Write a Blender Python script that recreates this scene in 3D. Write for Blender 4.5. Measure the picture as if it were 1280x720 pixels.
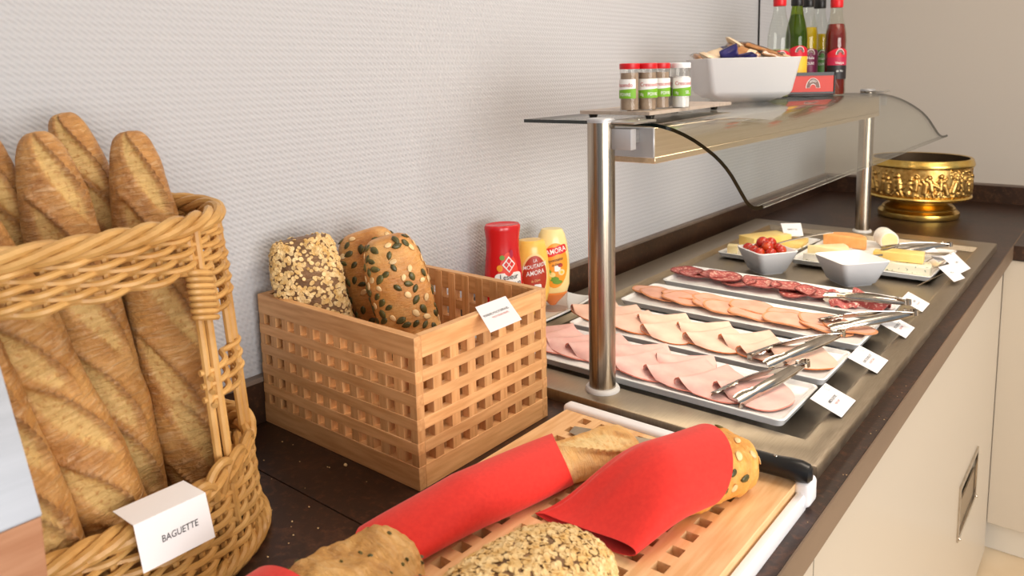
import bpy, bmesh, math, random
import numpy as np
from mathutils import Vector, Matrix, noise as mnoise

for _o in list(bpy.data.objects):
    bpy.data.objects.remove(_o)
SC = bpy.context.scene
COL = SC.collection
ZC = 0.90                      # height of the worktop above the floor
PI = math.pi


def lin(r, g, b):
    def f(c):
        c /= 255.0
        return c / 12.92 if c <= 0.04045 else ((c + 0.055) / 1.055) ** 2.4
    return (f(r), f(g), f(b), 1.0)


# ------------------------------------------------------------------ camera
def cam_axes(y, p, r):
    cy, sy, cp, sp, cr, sr = math.cos(y), math.sin(y), math.cos(p), math.sin(p), math.cos(r), math.sin(r)
    fwd = Vector((-sy * cp, cy * cp, sp))
    right = Vector((cy, sy, 0))
    up = right.cross(fwd)
    return right * cr + up * sr, -right * sr + up * cr, fwd


CAM_POS = Vector((0.9385, -0.8783, 0.4843 + ZC))
_r, _u, _f = cam_axes(0.6824, -0.1376, -0.0211)
cam_data = bpy.data.cameras.new('camera')
cam = bpy.data.objects.new('camera', cam_data)
COL.objects.link(cam)
m = Matrix(((_r.x, _u.x, -_f.x, CAM_POS.x), (_r.y, _u.y, -_f.y, CAM_POS.y), (_r.z, _u.z, -_f.z, CAM_POS.z), (0, 0, 0, 1)))
cam.matrix_world = m
cam_data.sensor_width = 36.0
cam_data.lens = 965.5 / 1280 * 36
cam_data.shift_x = -3.5 / 1280
cam_data.shift_y = -136.3 / 1280
cam_data.clip_start = 0.02
cam_data.dof.use_dof = True
cam_data.dof.focus_distance = 1.10
cam_data.dof.aperture_fstop = 9.0
SC.camera = cam

# ------------------------------------------------------------------ world, lamps, exposure
world = bpy.data.worlds.new('world')
SC.world = world
world.use_nodes = True
world.node_tree.nodes['Background'].inputs[0].default_value = (0.78, 0.88, 1.0, 1)
world.node_tree.nodes['Background'].inputs[1].default_value = 0.42


def area(name, loc, target, size, size_y, power, col):
    d = bpy.data.lights.new(name, 'AREA')
    d.shape = 'RECTANGLE'
    d.size, d.size_y = size, size_y
    d.energy = power
    d.color = col
    o = bpy.data.objects.new(name, d)
    COL.objects.link(o)
    o.location = loc
    o.rotation_euler = (Vector(target) - Vector(loc)).to_track_quat('-Z', 'Y').to_euler()
    return o


area('overhead_light', (1.45, 0.55, 2.46), (1.15, 0.45, 0), 1.3, 1.3, 13, (1.0, 0.89, 0.76))
area('overhead_light', (1.7, -1.3, 2.46), (1.25, -0.9, 0), 1.2, 1.2, 2, (1.0, 0.96, 0.90))
area('overhead_light', (0.95, 0.55, 2.48), (0.65, 0.60, 0), 0.6, 1.0, 18, (1.0, 0.85, 0.70))  # unseen wash light, added to brighten the wall and the trays
area('side_fill_light', (4.05, -1.25, 1.30), (0.2, 0.4, 1.0), 2.8, 1.6, 135, (1.0, 0.96, 0.91))  # unseen area light, added as frontal fill for the camera-facing sides
SC.view_settings.view_transform = 'Standard'
SC.view_settings.look = 'None'
SC.view_settings.gamma = 1.0
SC.view_settings.use_curve_mapping = False
SC.view_settings.exposure = -0.12
SC.cycles.use_denoising = True
SC.cycles.max_bounces = 8
SC.cycles.transparent_max_bounces = 16
SC.cycles.caustics_reflective = False
SC.cycles.caustics_refractive = False


# ------------------------------------------------------------------ text outlines (made first, reused as meshes)
def text_mesh(body, size=1.0, bold=False):
    cu = bpy.data.curves.new('t', 'FONT')
    cu.body = body
    cu.size = size
    cu.align_x = 'CENTER'
    cu.align_y = 'CENTER'
    cu.resolution_u = 3
    if bold:
        cu.offset = 0.005 * size
    ob = bpy.data.objects.new('t', cu)
    COL.objects.link(ob)
    bpy.context.view_layer.update()
    dg = bpy.context.evaluated_depsgraph_get()
    me = ob.evaluated_get(dg).to_mesh()
    v = [tuple(x.co)[:2] for x in me.vertices]
    f = [tuple(p.vertices) for p in me.polygons]
    ob.evaluated_get(dg).to_mesh_clear()
    bpy.data.objects.remove(ob)
    return v, f


TXT = {}
for _s, _b in (('BAGUETTE', True), ('PERIENES MULTICEREALES', False), ('MULTI GRAIN BREAD', False), ('Lesieur', True), ('KETCHUP', False),
               ('LA', False), ('MOUTARDE', True), ('AMORA', True), ('Mayonnaise', False), ('de Dijon', False), ('Crescendo', False), ('POIVRE', True), ('SEL', True),
               ('18g', False), ('JAMBON DE PORC', True), ('PORK HAM', False), ('BLANC DE DINDE CUIT', True), ('COOKED TURKEY', False),
               ('ROTI DE PORC CUIT', True), ('ROAST PORK', False), ('ROSETTE', True), ('DRY SAUSAGE', False), ('BRIE', True), ('CHEESE', False),
               ('COMTE', True), ('EMMENTAL', True), ('BLEU', True), ('PUGET', True), ('Huile', False), ('OLIVE', True), ('Vinaigre', False), ('de Vin', False)):
    TXT[_s] = text_mesh(_s, 1.0, _b)


# ------------------------------------------------------------------ mesh builder
class MB:
    def __init__(self):
        self.v, self.f, self.m = [], [], []

    def add(self, vs, fs, mi=0):
        o = len(self.v)
        self.v += [tuple(float(c) for c in p) for p in vs]
        for q in fs:
            self.f.append(tuple(i + o for i in q))
            self.m.append(mi)
        return self

    def box(self, x0, x1, y0, y1, z0, z1, bev=0.0, mi=0, seg=2, mat=None):
        bm = bmesh.new()
        bmesh.ops.create_cube(bm, size=1.0)
        for w in bm.verts:
            w.co = Vector(((x0 + x1) / 2 + w.co.x * (x1 - x0), (y0 + y1) / 2 + w.co.y * (y1 - y0), (z0 + z1) / 2 + w.co.z * (z1 - z0)))
        if bev:
            bmesh.ops.bevel(bm, geom=list(bm.edges), offset=bev, segments=seg, affect='EDGES', profile=0.5)
        if mat is not None:
            bmesh.ops.transform(bm, matrix=mat, verts=bm.verts)
        bm.verts.index_update()
        self.add([w.co for w in bm.verts], [[w.index for w in q.verts] for q in bm.faces], mi)
        bm.free()
        return self

    def tube(self, pts, r, n=8, closed=False, mi=0, caps=True, flat=1.0):
        pts = [Vector(p) for p in pts]
        N = len(pts)
        rr = r if isinstance(r, (list, tuple)) else [r] * N
        tang = []
        for i in range(N):
            a = pts[(i - 1) % N] if (closed or i > 0) else pts[i]
            b = pts[(i + 1) % N] if (closed or i < N - 1) else pts[i]
            t = (b - a)
            tang.append(t.normalized() if t.length > 1e-9 else Vector((0, 0, 1)))
        ref = Vector((0, 0, 1)) if abs(tang[0].z) < 0.9 else Vector((1, 0, 0))
        nrm = (ref - tang[0] * ref.dot(tang[0])).normalized()
        vs, fs = [], []
        for i in range(N):
            if closed:
                nrm = Vector((0, 0, 1))
            nrm = (nrm - tang[i] * nrm.dot(tang[i]))
            nrm = nrm.normalized() if nrm.length > 1e-9 else tang[i].orthogonal().normalized()
            bi = tang[i].cross(nrm)
            for k in range(n):
                a = 2 * PI * k / n
                vs.append(pts[i] + nrm * (math.cos(a) * rr[i] * flat) + bi * (math.sin(a) * rr[i]))
        for i in range(N if closed else N - 1):
            j = (i + 1) % N
            for k in range(n):
                l = (k + 1) % n
                fs.append((i * n + k, j * n + k, j * n + l, i * n + l)[::-1])
        if caps and not closed:
            fs.append(tuple(range(n)))
            fs.append(tuple(reversed(range((N - 1) * n, N * n))))
        return self.add(vs, fs, mi)

    def lathe(self, prof, n=32, c=(0, 0, 0), sx=1.0, sy=1.0, mi=0, cap0=True, cap1=True, fn=None):
        vs, fs = [], []
        for (r, z) in prof:
            for k in range(n):
                a = 2 * PI * k / n
                vs.append((c[0] + r * sx * math.cos(a), c[1] + r * sy * math.sin(a), c[2] + z))
        P = len(prof)
        for i in range(P - 1):
            for k in range(n):
                l = (k + 1) % n
                fs.append((i * n + k, i * n + l, (i + 1) * n + l, (i + 1) * n + k))
        if cap0:
            fs.append(tuple(reversed(range(n))))
        if cap1:
            fs.append(tuple(range((P - 1) * n, P * n)))
        return self.add(vs, fs, mi)

    def sheet(self, f, nu, nv, t, mi=0):
        """thin closed shell: f(u, v) in [0, 1]^2 -> point, thickness t"""
        P = [[Vector(f(i / nu, j / nv)) for j in range(nv + 1)] for i in range(nu + 1)]
        vs, fs = [], []
        for s in (0.5, -0.5):
            for i in range(nu + 1):
                for j in range(nv + 1):
                    du = P[min(i + 1, nu)][j] - P[max(i - 1, 0)][j]
                    dv = P[i][min(j + 1, nv)] - P[i][max(j - 1, 0)]
                    n = du.cross(dv)
                    n = n.normalized() if n.length > 1e-12 else Vector((0, 0, 1))
                    vs.append(P[i][j] + n * (s * t))
        A = (nu + 1) * (nv + 1)
        ix = lambda i, j: i * (nv + 1) + j
        for i in range(nu):
            for j in range(nv):
                q = (ix(i, j), ix(i + 1, j), ix(i + 1, j + 1), ix(i, j + 1))
                fs.append(q)
                fs.append(tuple(A + x for x in reversed(q)))
        ring = [ix(i, 0) for i in range(nu)] + [ix(nu, j) for j in range(nv)] + [ix(i, nv) for i in range(nu, 0, -1)] + [ix(0, j) for j in range(nv, 0, -1)]
        for k in range(len(ring)):
            a, b = ring[k], ring[(k + 1) % len(ring)]
            fs.append((b, a, a + A, b + A))
        return self.add(vs, fs, mi)

    def prism(self, poly, z0, z1, mi=0):
        n = len(poly)
        self.add([(x, y, z0) for x, y in poly] + [(x, y, z1) for x, y in poly],
                 [tuple(reversed(range(n))), tuple(range(n, 2 * n))] + [(k, (k + 1) % n, n + (k + 1) % n, n + k) for k in range(n)], mi)
        return self

    def blob(self, c, rx, ry, rz, nu=12, nv=8, mi=0, nz=0.0, ns=40.0, seed=0.0):
        vs, fs = [(c[0], c[1], c[2] - rz)], []
        for i in range(1, nv):
            p = PI * i / nv
            for k in range(nu):
                a = 2 * PI * k / nu
                q = Vector((math.sin(p) * math.cos(a) * rx, math.sin(p) * math.sin(a) * ry, -math.cos(p) * rz))
                if nz:
                    q *= 1 + nz * mnoise.noise(q * ns + Vector((seed, seed * 2, 0)))
                vs.append((c[0] + q.x, c[1] + q.y, c[2] + q.z))
        vs.append((c[0], c[1], c[2] + rz))
        T = len(vs) - 1
        for k in range(nu):
            l = (k + 1) % nu
            fs.append((0, 1 + l, 1 + k))
            fs.append((T, T - nu + k, T - nu + l))
            for i in range(nv - 2):
                a, b = 1 + i * nu, 1 + (i + 1) * nu
                fs.append((a + k, a + l, b + l, b + k))
        return self.add(vs, fs, mi)

    def text(self, s, size, mapf, mi=0, squash=1.0):
        v, f = TXT[s]
        return self.add([mapf(x * size * squash, y * size) for x, y in v], f, mi)

    def holed(self, us, vs_, holes, t, mapf, mi=0):
        """panel of cells with through holes; us, vs_ grid lines; mapf(u, v, w), w in 0..t"""
        idx = {}
        V, F = [], []

        def vid(i, j, w):
            k = (i, j, w)
            if k not in idx:
                idx[k] = len(V)
                V.append(mapf(us[i], vs_[j], t if w else 0.0))
            return idx[k]
        solid = lambda i, j: 0 <= i < len(us) - 1 and 0 <= j < len(vs_) - 1 and (i, j) not in holes
        for i in range(len(us) - 1):
            for j in range(len(vs_) - 1):
                if not solid(i, j):
                    continue
                F.append((vid(i, j, 1), vid(i + 1, j, 1), vid(i + 1, j + 1, 1), vid(i, j + 1, 1)))
                F.append((vid(i, j + 1, 0), vid(i + 1, j + 1, 0), vid(i + 1, j, 0), vid(i, j, 0)))
                for (di, dj, a, b) in ((-1, 0, (i, j + 1), (i, j)), (1, 0, (i + 1, j), (i + 1, j + 1)), (0, -1, (i, j), (i + 1, j)), (0, 1, (i + 1, j + 1), (i, j + 1))):
                    if not solid(i + di, j + dj):
                        F.append((vid(*a, 0), vid(*b, 0), vid(*b, 1), vid(*a, 1)))
        return self.add(V, F, mi)


def obj(name, mb, mats, parent=None, loc=(0, 0, 0), rot=(0, 0, 0), angle=38, attrs=None):
    me = bpy.data.meshes.new(name)
    me.from_pydata(mb.v, [], mb.f)
    if not isinstance(mats, (list, tuple)):
        mats = [mats]
    for q in mats:
        me.materials.append(q)
    me.polygons.foreach_set('material_index', mb.m)
    me.polygons.foreach_set('use_smooth', [True] * len(mb.f))
    me.set_sharp_from_angle(angle=math.radians(angle))
    if attrs:
        for k, a in attrs.items():
            me.attributes.new(k, 'FLOAT', 'POINT').data.foreach_set('value', np.asarray(a, dtype=np.float32))
    me.update()
    o = bpy.data.objects.new(name, me)
    COL.objects.link(o)
    place(o, parent, loc, rot)
    return o


def place(o, parent, loc, rot=(0, 0, 0)):
    if isinstance(loc, Matrix):
        mm = loc.copy()
        if parent is None:
            mm.translation.z += ZC
        o.matrix_basis = mm
    else:
        o.location = (loc[0], loc[1], loc[2] + (ZC if parent is None else 0))
        o.rotation_euler = rot
    if parent is not None:
        o.parent = parent


def tag(o, label, cat, group=None):
    o['label'] = label
    o['category'] = cat
    if group:
        o['group'] = group
    return o


def thing(name, label, cat, loc=(0, 0, 0), rot=(0, 0, 0), group=None):
    o = bpy.data.objects.new(name, None)
    o.empty_display_size = 0.05
    COL.objects.link(o)
    place(o, None, loc, rot)
    return tag(o, label, cat, group)


def struct(name, mb, mats, **k):
    o = obj(name, mb, mats, **k)
    if o.parent is None:
        o['kind'] = 'structure'
    return o


def dup(root, parent=None):
    r = root.copy()
    COL.objects.link(r)
    r.parent = parent
    for ch in root.children:
        dup(ch, r)
    return r


def frame(origin, zdir, xhint):
    z = Vector(zdir).normalized()
    x = Vector(xhint)
    x = (x - z * x.dot(z)).normalized()
    y = z.cross(x)
    o = Vector(origin)
    return Matrix(((x.x, y.x, z.x, o.x), (x.y, y.y, z.y, o.y), (x.z, y.z, z.z, o.z), (0, 0, 0, 1)))


ORD = ['first', 'second', 'third', 'fourth', 'fifth', 'sixth', 'seventh', 'eighth', 'ninth', 'tenth', 'eleventh', 'twelfth', 'thirteenth', 'fourteenth']

# ------------------------------------------------------------------ materials
def nodes(name):
    mt = bpy.data.materials.new(name)
    mt.use_nodes = True
    nt = mt.node_tree
    return mt, nt, nt.nodes['Principled BSDF']


def N(nt, t, **k):
    n = nt.nodes.new(t)
    for a, b in k.items():
        if a.startswith('i_'):
            key = a[2:]
            n.inputs[int(key) if key.isdigit() else key.replace('_', ' ')].default_value = b
        else:
            setattr(n, a, b)
    return n


def coords(nt, scale=(1, 1, 1), kind='Object', rot=(0, 0, 0)):
    tc = N(nt, 'ShaderNodeTexCoord')
    mp = N(nt, 'ShaderNodeMapping')
    mp.inputs['Scale'].default_value = scale
    mp.inputs['Rotation'].default_value = rot
    nt.links.new(tc.outputs[kind], mp.inputs[0])
    return mp.outputs[0]


def ramp(nt, fac, stops):
    r = N(nt, 'ShaderNodeValToRGB')
    e = r.color_ramp.elements
    while len(e) < len(stops):
        e.new(0.5)
    for k, (p, c) in enumerate(stops):
        e[k].position = p
        e[k].color = c
    nt.links.new(fac, r.inputs[0])
    return r.outputs[0]


def mat(name, col, rough=0.5, metal=0.0, col2=None, nscale=20.0, stretch=(1, 1, 1), bump=0.0, bscale=60.0, bstretch=None, coat=0.0, spec=0.5, sss=0.0,
        lo=0.35, hi=0.65, var=0.0, detail=4.0, bdist=0.002, rot=(0, 0, 0), trans=0.0, ior=1.45, sheen=0.0, rvar=0.0):
    mt, nt, b = nodes(name)
    b.inputs['Roughness'].default_value = rough
    b.inputs['Metallic'].default_value = metal
    b.inputs['Specular IOR Level'].default_value = spec
    b.inputs['Coat Weight'].default_value = coat
    b.inputs['Transmission Weight'].default_value = trans
    b.inputs['IOR'].default_value = ior
    if sss:
        b.inputs['Subsurface Weight'].default_value = sss
        b.inputs['Subsurface Radius'].default_value = (0.006, 0.003, 0.002)
    if sheen:
        b.inputs['Sheen Weight'].default_value = sheen
    src = None
    if col2 is not None:
        n = N(nt, 'ShaderNodeTexNoise', i_Scale=nscale, i_Detail=detail)
        nt.links.new(coords(nt, stretch, rot=rot), n.inputs['Vector'])
        src = ramp(nt, n.outputs['Fac'], [(lo, col), (hi, col2)])
        if rvar:
            mr = N(nt, 'ShaderNodeMapRange')
            mr.inputs[1].default_value, mr.inputs[2].default_value = 0.3, 0.7
            mr.inputs[3].default_value, mr.inputs[4].default_value = rough - rvar, rough + rvar
            nt.links.new(n.outputs['Fac'], mr.inputs[0])
            nt.links.new(mr.outputs[0], b.inputs['Roughness'])
    else:
        b.inputs['Base Color'].default_value = col
    if var:
        oi = N(nt, 'ShaderNodeObjectInfo')
        mr = N(nt, 'ShaderNodeMapRange')
        mr.inputs[3].default_value, mr.inputs[4].default_value = 1 - var, 1 + var
        nt.links.new(oi.outputs['Random'], mr.inputs[0])
        hs = N(nt, 'ShaderNodeHueSaturation')
        nt.links.new(mr.outputs[0], hs.inputs['Value'])
        if src is not None:
            nt.links.new(src, hs.inputs['Color'])
        else:
            hs.inputs['Color'].default_value = col
        src = hs.outputs[0]
    if src is not None:
        nt.links.new(src, b.inputs['Base Color'])
    if bump:
        n = N(nt, 'ShaderNodeTexNoise', i_Scale=bscale, i_Detail=4.0)
        nt.links.new(coords(nt, bstretch or stretch, rot=rot), n.inputs['Vector'])
        bp = N(nt, 'ShaderNodeBump', i_Strength=bump, i_Distance=bdist)
        nt.links.new(n.outputs['Fac'], bp.inputs['Height'])
        nt.links.new(bp.outputs[0], b.inputs['Normal'])
    return mt


def wallpaper():
    mt, nt, b = nodes('woven_wallpaper')
    b.inputs['Base Color'].default_value = lin(186, 186, 189)
    b.inputs['Roughness'].default_value = 0.75
    v = coords(nt, (1, 1, 1))
    sep = N(nt, 'ShaderNodeSeparateXYZ')
    nt.links.new(v, sep.inputs[0])

    def mth(op, a, bv):
        n = N(nt, 'ShaderNodeMath', operation=op)
        for k, s in enumerate((a, bv)):
            if s is None:
                continue
            if isinstance(s, (int, float)):
                n.inputs[k].default_value = s
            else:
                nt.links.new(s, n.inputs[k])
        return n.outputs[0]
    no = N(nt, 'ShaderNodeTexNoise', i_Scale=60.0, i_Detail=2.0)
    nt.links.new(v, no.inputs['Vector'])
    row = mth('MULTIPLY', sep.outputs['Z'], 2 * PI / 0.0095)
    colm = mth('MULTIPLY', sep.outputs['Y'], 2 * PI / 0.0085)
    row = mth('ADD', row, mth('MULTIPLY', no.outputs['Fac'], 2.2))
    colm = mth('ADD', colm, mth('MULTIPLY', row, 0.5))
    h = mth('MULTIPLY', mth('SINE', row, None), mth('ADD', mth('SINE', colm, None), 0.6))
    bp = N(nt, 'ShaderNodeBump', i_Strength=0.34, i_Distance=0.0012)
    nt.links.new(h, bp.inputs['Height'])
    nt.links.new(bp.outputs[0], b.inputs['Normal'])
    return mt


def stone(name, c0, c1, c2, rough=0.3):
    mt, nt, b = nodes(name)
    v = coords(nt)
    n1 = N(nt, 'ShaderNodeTexNoise', i_Scale=9.0, i_Detail=8.0, i_Roughness=0.65)
    n2 = N(nt, 'ShaderNodeTexNoise', i_Scale=95.0, i_Detail=5.0, i_Roughness=0.7)
    for n in (n1, n2):
        nt.links.new(v, n.inputs['Vector'])
    a = ramp(nt, n1.outputs['Fac'], [(0.3, c0), (0.7, c1)])
    s = ramp(nt, n2.outputs['Fac'], [(0.52, (0, 0, 0, 1)), (0.75, (1, 1, 1, 1))])
    mx = N(nt, 'ShaderNodeMixRGB')
    nt.links.new(s, mx.inputs[0])
    nt.links.new(a, mx.inputs[1])
    mx.inputs[2].default_value = c2
    # thin pale veins
    vo = N(nt, 'ShaderNodeTexVoronoi', feature='DISTANCE_TO_EDGE', i_Scale=4.3)
    wn = N(nt, 'ShaderNodeMixRGB', i_0=0.12)
    nt.links.new(v, wn.inputs[1])
    nt.links.new(n1.outputs['Color'], wn.inputs[2])
    nt.links.new(wn.outputs[0], vo.inputs['Vector'])
    ve = ramp(nt, vo.outputs['Distance'], [(0.0, (0.35, 0.35, 0.35, 1)), (0.018, (0, 0, 0, 1))])
    m2 = N(nt, 'ShaderNodeMixRGB')
    nt.links.new(ve, m2.inputs[0])
    nt.links.new(mx.outputs[0], m2.inputs[1])
    m2.inputs[2].default_value = c2
    nt.links.new(m2.outputs[0], b.inputs['Base Color'])
    b.inputs['Roughness'].default_value = rough
    bp = N(nt, 'ShaderNodeBump', i_Strength=0.12, i_Distance=0.001)
    nt.links.new(n2.outputs['Fac'], bp.inputs['Height'])
    nt.links.new(bp.outputs[0], b.inputs['Normal'])
    return mt


def crust(name, dark, mid, light, score, wr=1.0, flour=0.25):
    """bread crust: mottled baked colour, cross wrinkles, flour bloom, paler torn crumb where the 'score' attribute is set"""
    mt, nt, b = nodes(name)
    v = coords(nt)
    oi = N(nt, 'ShaderNodeObjectInfo')
    off = N(nt, 'ShaderNodeVectorMath', operation='ADD')
    nt.links.new(v, off.inputs[0])
    nt.links.new(oi.outputs['Random'], off.inputs[1])
    v = off.outputs[0]
    n1 = N(nt, 'ShaderNodeTexNoise', i_Scale=22.0, i_Detail=8.0, i_Roughness=0.68)
    nt.links.new(v, n1.inputs['Vector'])
    st = N(nt, 'ShaderNodeMapping')
    st.inputs['Scale'].default_value = (0.55, 0.55, 2.6)
    nt.links.new(v, st.inputs[0])
    n2 = N(nt, 'ShaderNodeTexNoise', i_Scale=85.0, i_Detail=6.0, i_Roughness=0.62, i_Distortion=0.9)
    nt.links.new(st.outputs[0], n2.inputs['Vector'])
    base = ramp(nt, n1.outputs['Fac'], [(0.30, dark), (0.5, mid), (0.68, light)])
    fl = ramp(nt, n2.outputs['Fac'], [(0.50, (0, 0, 0, 1)), (0.68, (1, 1, 1, 1))])
    mf = N(nt, 'ShaderNodeMath', operation='MULTIPLY')
    nt.links.new(fl, mf.inputs[0])
    mf.inputs[1].default_value = flour
    m1 = N(nt, 'ShaderNodeMixRGB')
    nt.links.new(mf.outputs[0], m1.inputs[0])
    nt.links.new(base, m1.inputs[1])
    m1.inputs[2].default_value = lin(222, 192, 152)
    at = N(nt, 'ShaderNodeAttribute', attribute_name='score')
    n3 = N(nt, 'ShaderNodeTexNoise', i_Scale=210.0, i_Detail=4.0)
    nt.links.new(v, n3.inputs['Vector'])
    sc = ramp(nt, n3.outputs['Fac'], [(0.30, mid), (0.47, score)])
    # ragged edge of the tear
    ae = N(nt, 'ShaderNodeMath', operation='MULTIPLY_ADD')
    nt.links.new(n1.outputs['Fac'], ae.inputs[0])
    ae.inputs[1].default_value = 1.5
    ae.inputs[2].default_value = -0.75
    ad2 = N(nt, 'ShaderNodeMath', operation='ADD')
    nt.links.new(at.outputs['Fac'], ad2.inputs[0])
    nt.links.new(ae.outputs[0], ad2.inputs[1])
    mu = N(nt, 'ShaderNodeMath', operation='MULTIPLY', use_clamp=True)
    nt.links.new(ad2.outputs[0], mu.inputs[0])
    nt.links.new(at.outputs['Fac'], mu.inputs[1])
    m2 = N(nt, 'ShaderNodeMixRGB')
    nt.links.new(mu.outputs[0], m2.inputs[0])
    nt.links.new(m1.outputs[0], m2.inputs[1])
    nt.links.new(sc, m2.inputs[2])
    ea = N(nt, 'ShaderNodeAttribute', attribute_name='ear')
    m3 = N(nt, 'ShaderNodeMixRGB')
    nt.links.new(ea.outputs['Fac'], m3.inputs[0])
    nt.links.new(m2.outputs[0], m3.inputs[1])
    m3.inputs[2].default_value = tuple(c * 0.8 for c in dark[:3]) + (1,)
    nt.links.new(m3.outputs[0], b.inputs['Base Color'])
    b.inputs['Roughness'].default_value = 0.42
    ad = N(nt, 'ShaderNodeMath', operation='MULTIPLY_ADD')
    nt.links.new(n3.outputs['Fac'], ad.inputs[0])
    ad.inputs[1].default_value = 0.42
    nt.links.new(n2.outputs['Fac'], ad.inputs[2])
    bp = N(nt, 'ShaderNodeBump', i_Strength=0.9 * wr, i_Distance=0.004)
    nt.links.new(ad.outputs[0], bp.inputs['Height'])
    nt.links.new(bp.outputs[0], b.inputs['Normal'])
    return mt


def thin_glass(name, tint, refl_rough=0.0, ior=1.5, boost=1.0):
    mt = bpy.data.materials.new(name)
    mt.use_nodes = True
    nt = mt.node_tree
    nt.nodes.clear()
    out = N(nt, 'ShaderNodeOutputMaterial')
    tr = N(nt, 'ShaderNodeBsdfTransparent', i_Color=tint)
    gl = N(nt, 'ShaderNodeBsdfGlossy', i_Roughness=refl_rough)
    # Schlick reflectance, the same for both sides of the sheet
    lw = N(nt, 'ShaderNodeLayerWeight')
    pw = N(nt, 'ShaderNodeMath', operation='POWER')
    nt.links.new(lw.outputs['Facing'], pw.inputs[0])
    pw.inputs[1].default_value = 5.0
    f0 = ((ior - 1) / (ior + 1)) ** 2
    ma = N(nt, 'ShaderNodeMath', operation='MULTIPLY_ADD')
    nt.links.new(pw.outputs[0], ma.inputs[0])
    ma.inputs[1].default_value = (1 - f0) * boost
    ma.inputs[2].default_value = f0
    mx = N(nt, 'ShaderNodeMixShader')
    nt.links.new(ma.outputs[0], mx.inputs[0])
    nt.links.new(tr.outputs[0], mx.inputs[1])
    nt.links.new(gl.outputs[0], mx.inputs[2])
    nt.links.new(mx.outputs[0], out.inputs[0])
    return mt


def emission(name, col, s):
    mt = bpy.data.materials.new(name)
    mt.use_nodes = True
    nt = mt.node_tree
    nt.nodes.clear()
    out = N(nt, 'ShaderNodeOutputMaterial')
    e = N(nt, 'ShaderNodeEmission', i_Color=col, i_Strength=s)
    nt.links.new(e.outputs[0], out.inputs[0])
    return mt


M = {}
M['wallpaper'] = wallpaper()
M['plain_wall'] = mat('plain_wall', lin(190, 180, 168), 0.7, bump=0.08, bscale=140, bdist=0.001)
M['ceiling'] = mat('ceiling_paint', lin(236, 233, 228), 0.8, bump=0.05, bscale=90)
M['floor'] = mat('floor_tile', lin(214, 192, 160), 0.35, col2=lin(224, 204, 174), nscale=6)
M['grout'] = mat('floor_grout', lin(150, 132, 110), 0.9, bump=0.2, bscale=200)
M['stone'] = stone('worktop_stone', lin(28, 16, 10), lin(56, 32, 21), lin(96, 60, 40), 0.36)
M['stone_dark'] = stone('upstand_stone', lin(38, 24, 17), lin(62, 40, 27), lin(92, 62, 42), 0.35)
M['upstand_cap'] = mat('upstand_cap', lin(112, 98, 88), 0.45, col2=lin(128, 112, 100), nscale=30)
M['edge'] = mat('edge_band', lin(112, 92, 74), 0.5, col2=lin(126, 104, 84), nscale=14, stretch=(1, 0.15, 1), bump=0.1, bscale=120)
M['cabinet'] = mat('cabinet_cream', lin(196, 185, 169), 0.3, bump=0.02, bscale=60)
M['cabinet_side'] = mat('cabinet_carcass', lin(216, 208, 194), 0.5, bump=0.02, bscale=60)
M['plinth'] = mat('plinth_cream', lin(222, 214, 200), 0.5, bump=0.02, bscale=60)
M['steel'] = mat('brushed_steel', lin(174, 160, 140), 0.38, 1.0, col2=lin(186, 172, 152), nscale=60, stretch=(12, 0.6, 1), bump=0.06, bscale=90, bstretch=(14, 0.5, 1), rvar=0.06)
M['steel_post'] = mat('brushed_steel_post', lin(188, 176, 160), 0.26, 1.0, col2=lin(160, 146, 130), nscale=30, stretch=(18, 18, 0.2), bump=0.05, bscale=80, bstretch=(20, 20, 0.2))  # brushed grain; its tone streaks also stand in for reflections of the room
M['steel_grey'] = mat('grey_lacquered_metal', lin(186, 186, 188), 0.4, 0.35, bump=0.03, bscale=200)
M['alu'] = mat('aluminium', lin(200, 196, 190), 0.3, 0.9, col2=lin(214, 210, 204), nscale=40, stretch=(1, 0.1, 6))
M['housing'] = mat('lamp_housing', lin(206, 184, 154), 0.34, 0.75, col2=lin(216, 196, 168), nscale=40, stretch=(6, 0.1, 6))
M['chrome'] = mat('polished_steel', lin(206, 198, 188), 0.12, 1.0, col2=lin(190, 180, 168), nscale=50, bump=0.03, bscale=60)
M['ring'] = mat('white_plastic', lin(226, 222, 218), 0.4, bump=0.02, bscale=60)
M['glass'] = thin_glass('shelf_glass', (0.965, 0.98, 0.96, 1), boost=0.75)
M['glass_edge'] = mat('shelf_glass_edge', lin(14, 26, 22), 0.08, coat=0.5, bump=0.02, bscale=30)
M['porcelain'] = mat('white_porcelain', lin(246, 245, 244), 0.18, coat=0.3, bump=0.02, bscale=30)
M['bowl_big'] = mat('white_bowl_glaze', lin(222, 221, 222), 0.3, bump=0.02, bscale=60)
M['bowl'] = mat('white_melamine', lin(244, 243, 244), 0.35, bump=0.05, bscale=160)
M['ham'] = mat('pink_ham', lin(238, 184, 176), 0.42, col2=lin(248, 204, 194), nscale=30, sss=0.15, bump=0.15, bscale=90, var=0.05, bdist=0.001)
M['ham_rim'] = mat('ham_edge', lin(226, 128, 112), 0.45, col2=lin(234, 146, 126), nscale=30)
M['turkey'] = mat('turkey_ham', lin(242, 198, 178), 0.42, col2=lin(250, 214, 194), nscale=26, sss=0.15, bump=0.15, bscale=90, var=0.05, bdist=0.001)
M['turkey_rim'] = mat('turkey_rind', lin(208, 108, 44), 0.5, col2=lin(222, 128, 62), nscale=60)
M['pork'] = mat('roast_pork', lin(228, 166, 142), 0.42, col2=lin(240, 184, 160), nscale=34, sss=0.12, bump=0.18, bscale=110, var=0.06, bdist=0.001)
M['pork_rim'] = mat('roast_rind', lin(214, 138, 92), 0.5, col2=lin(226, 158, 112), nscale=60)
M['salami_rim'] = mat('salami_rind', lin(120, 52, 50), 0.5, col2=lin(150, 74, 68), nscale=60)


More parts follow.
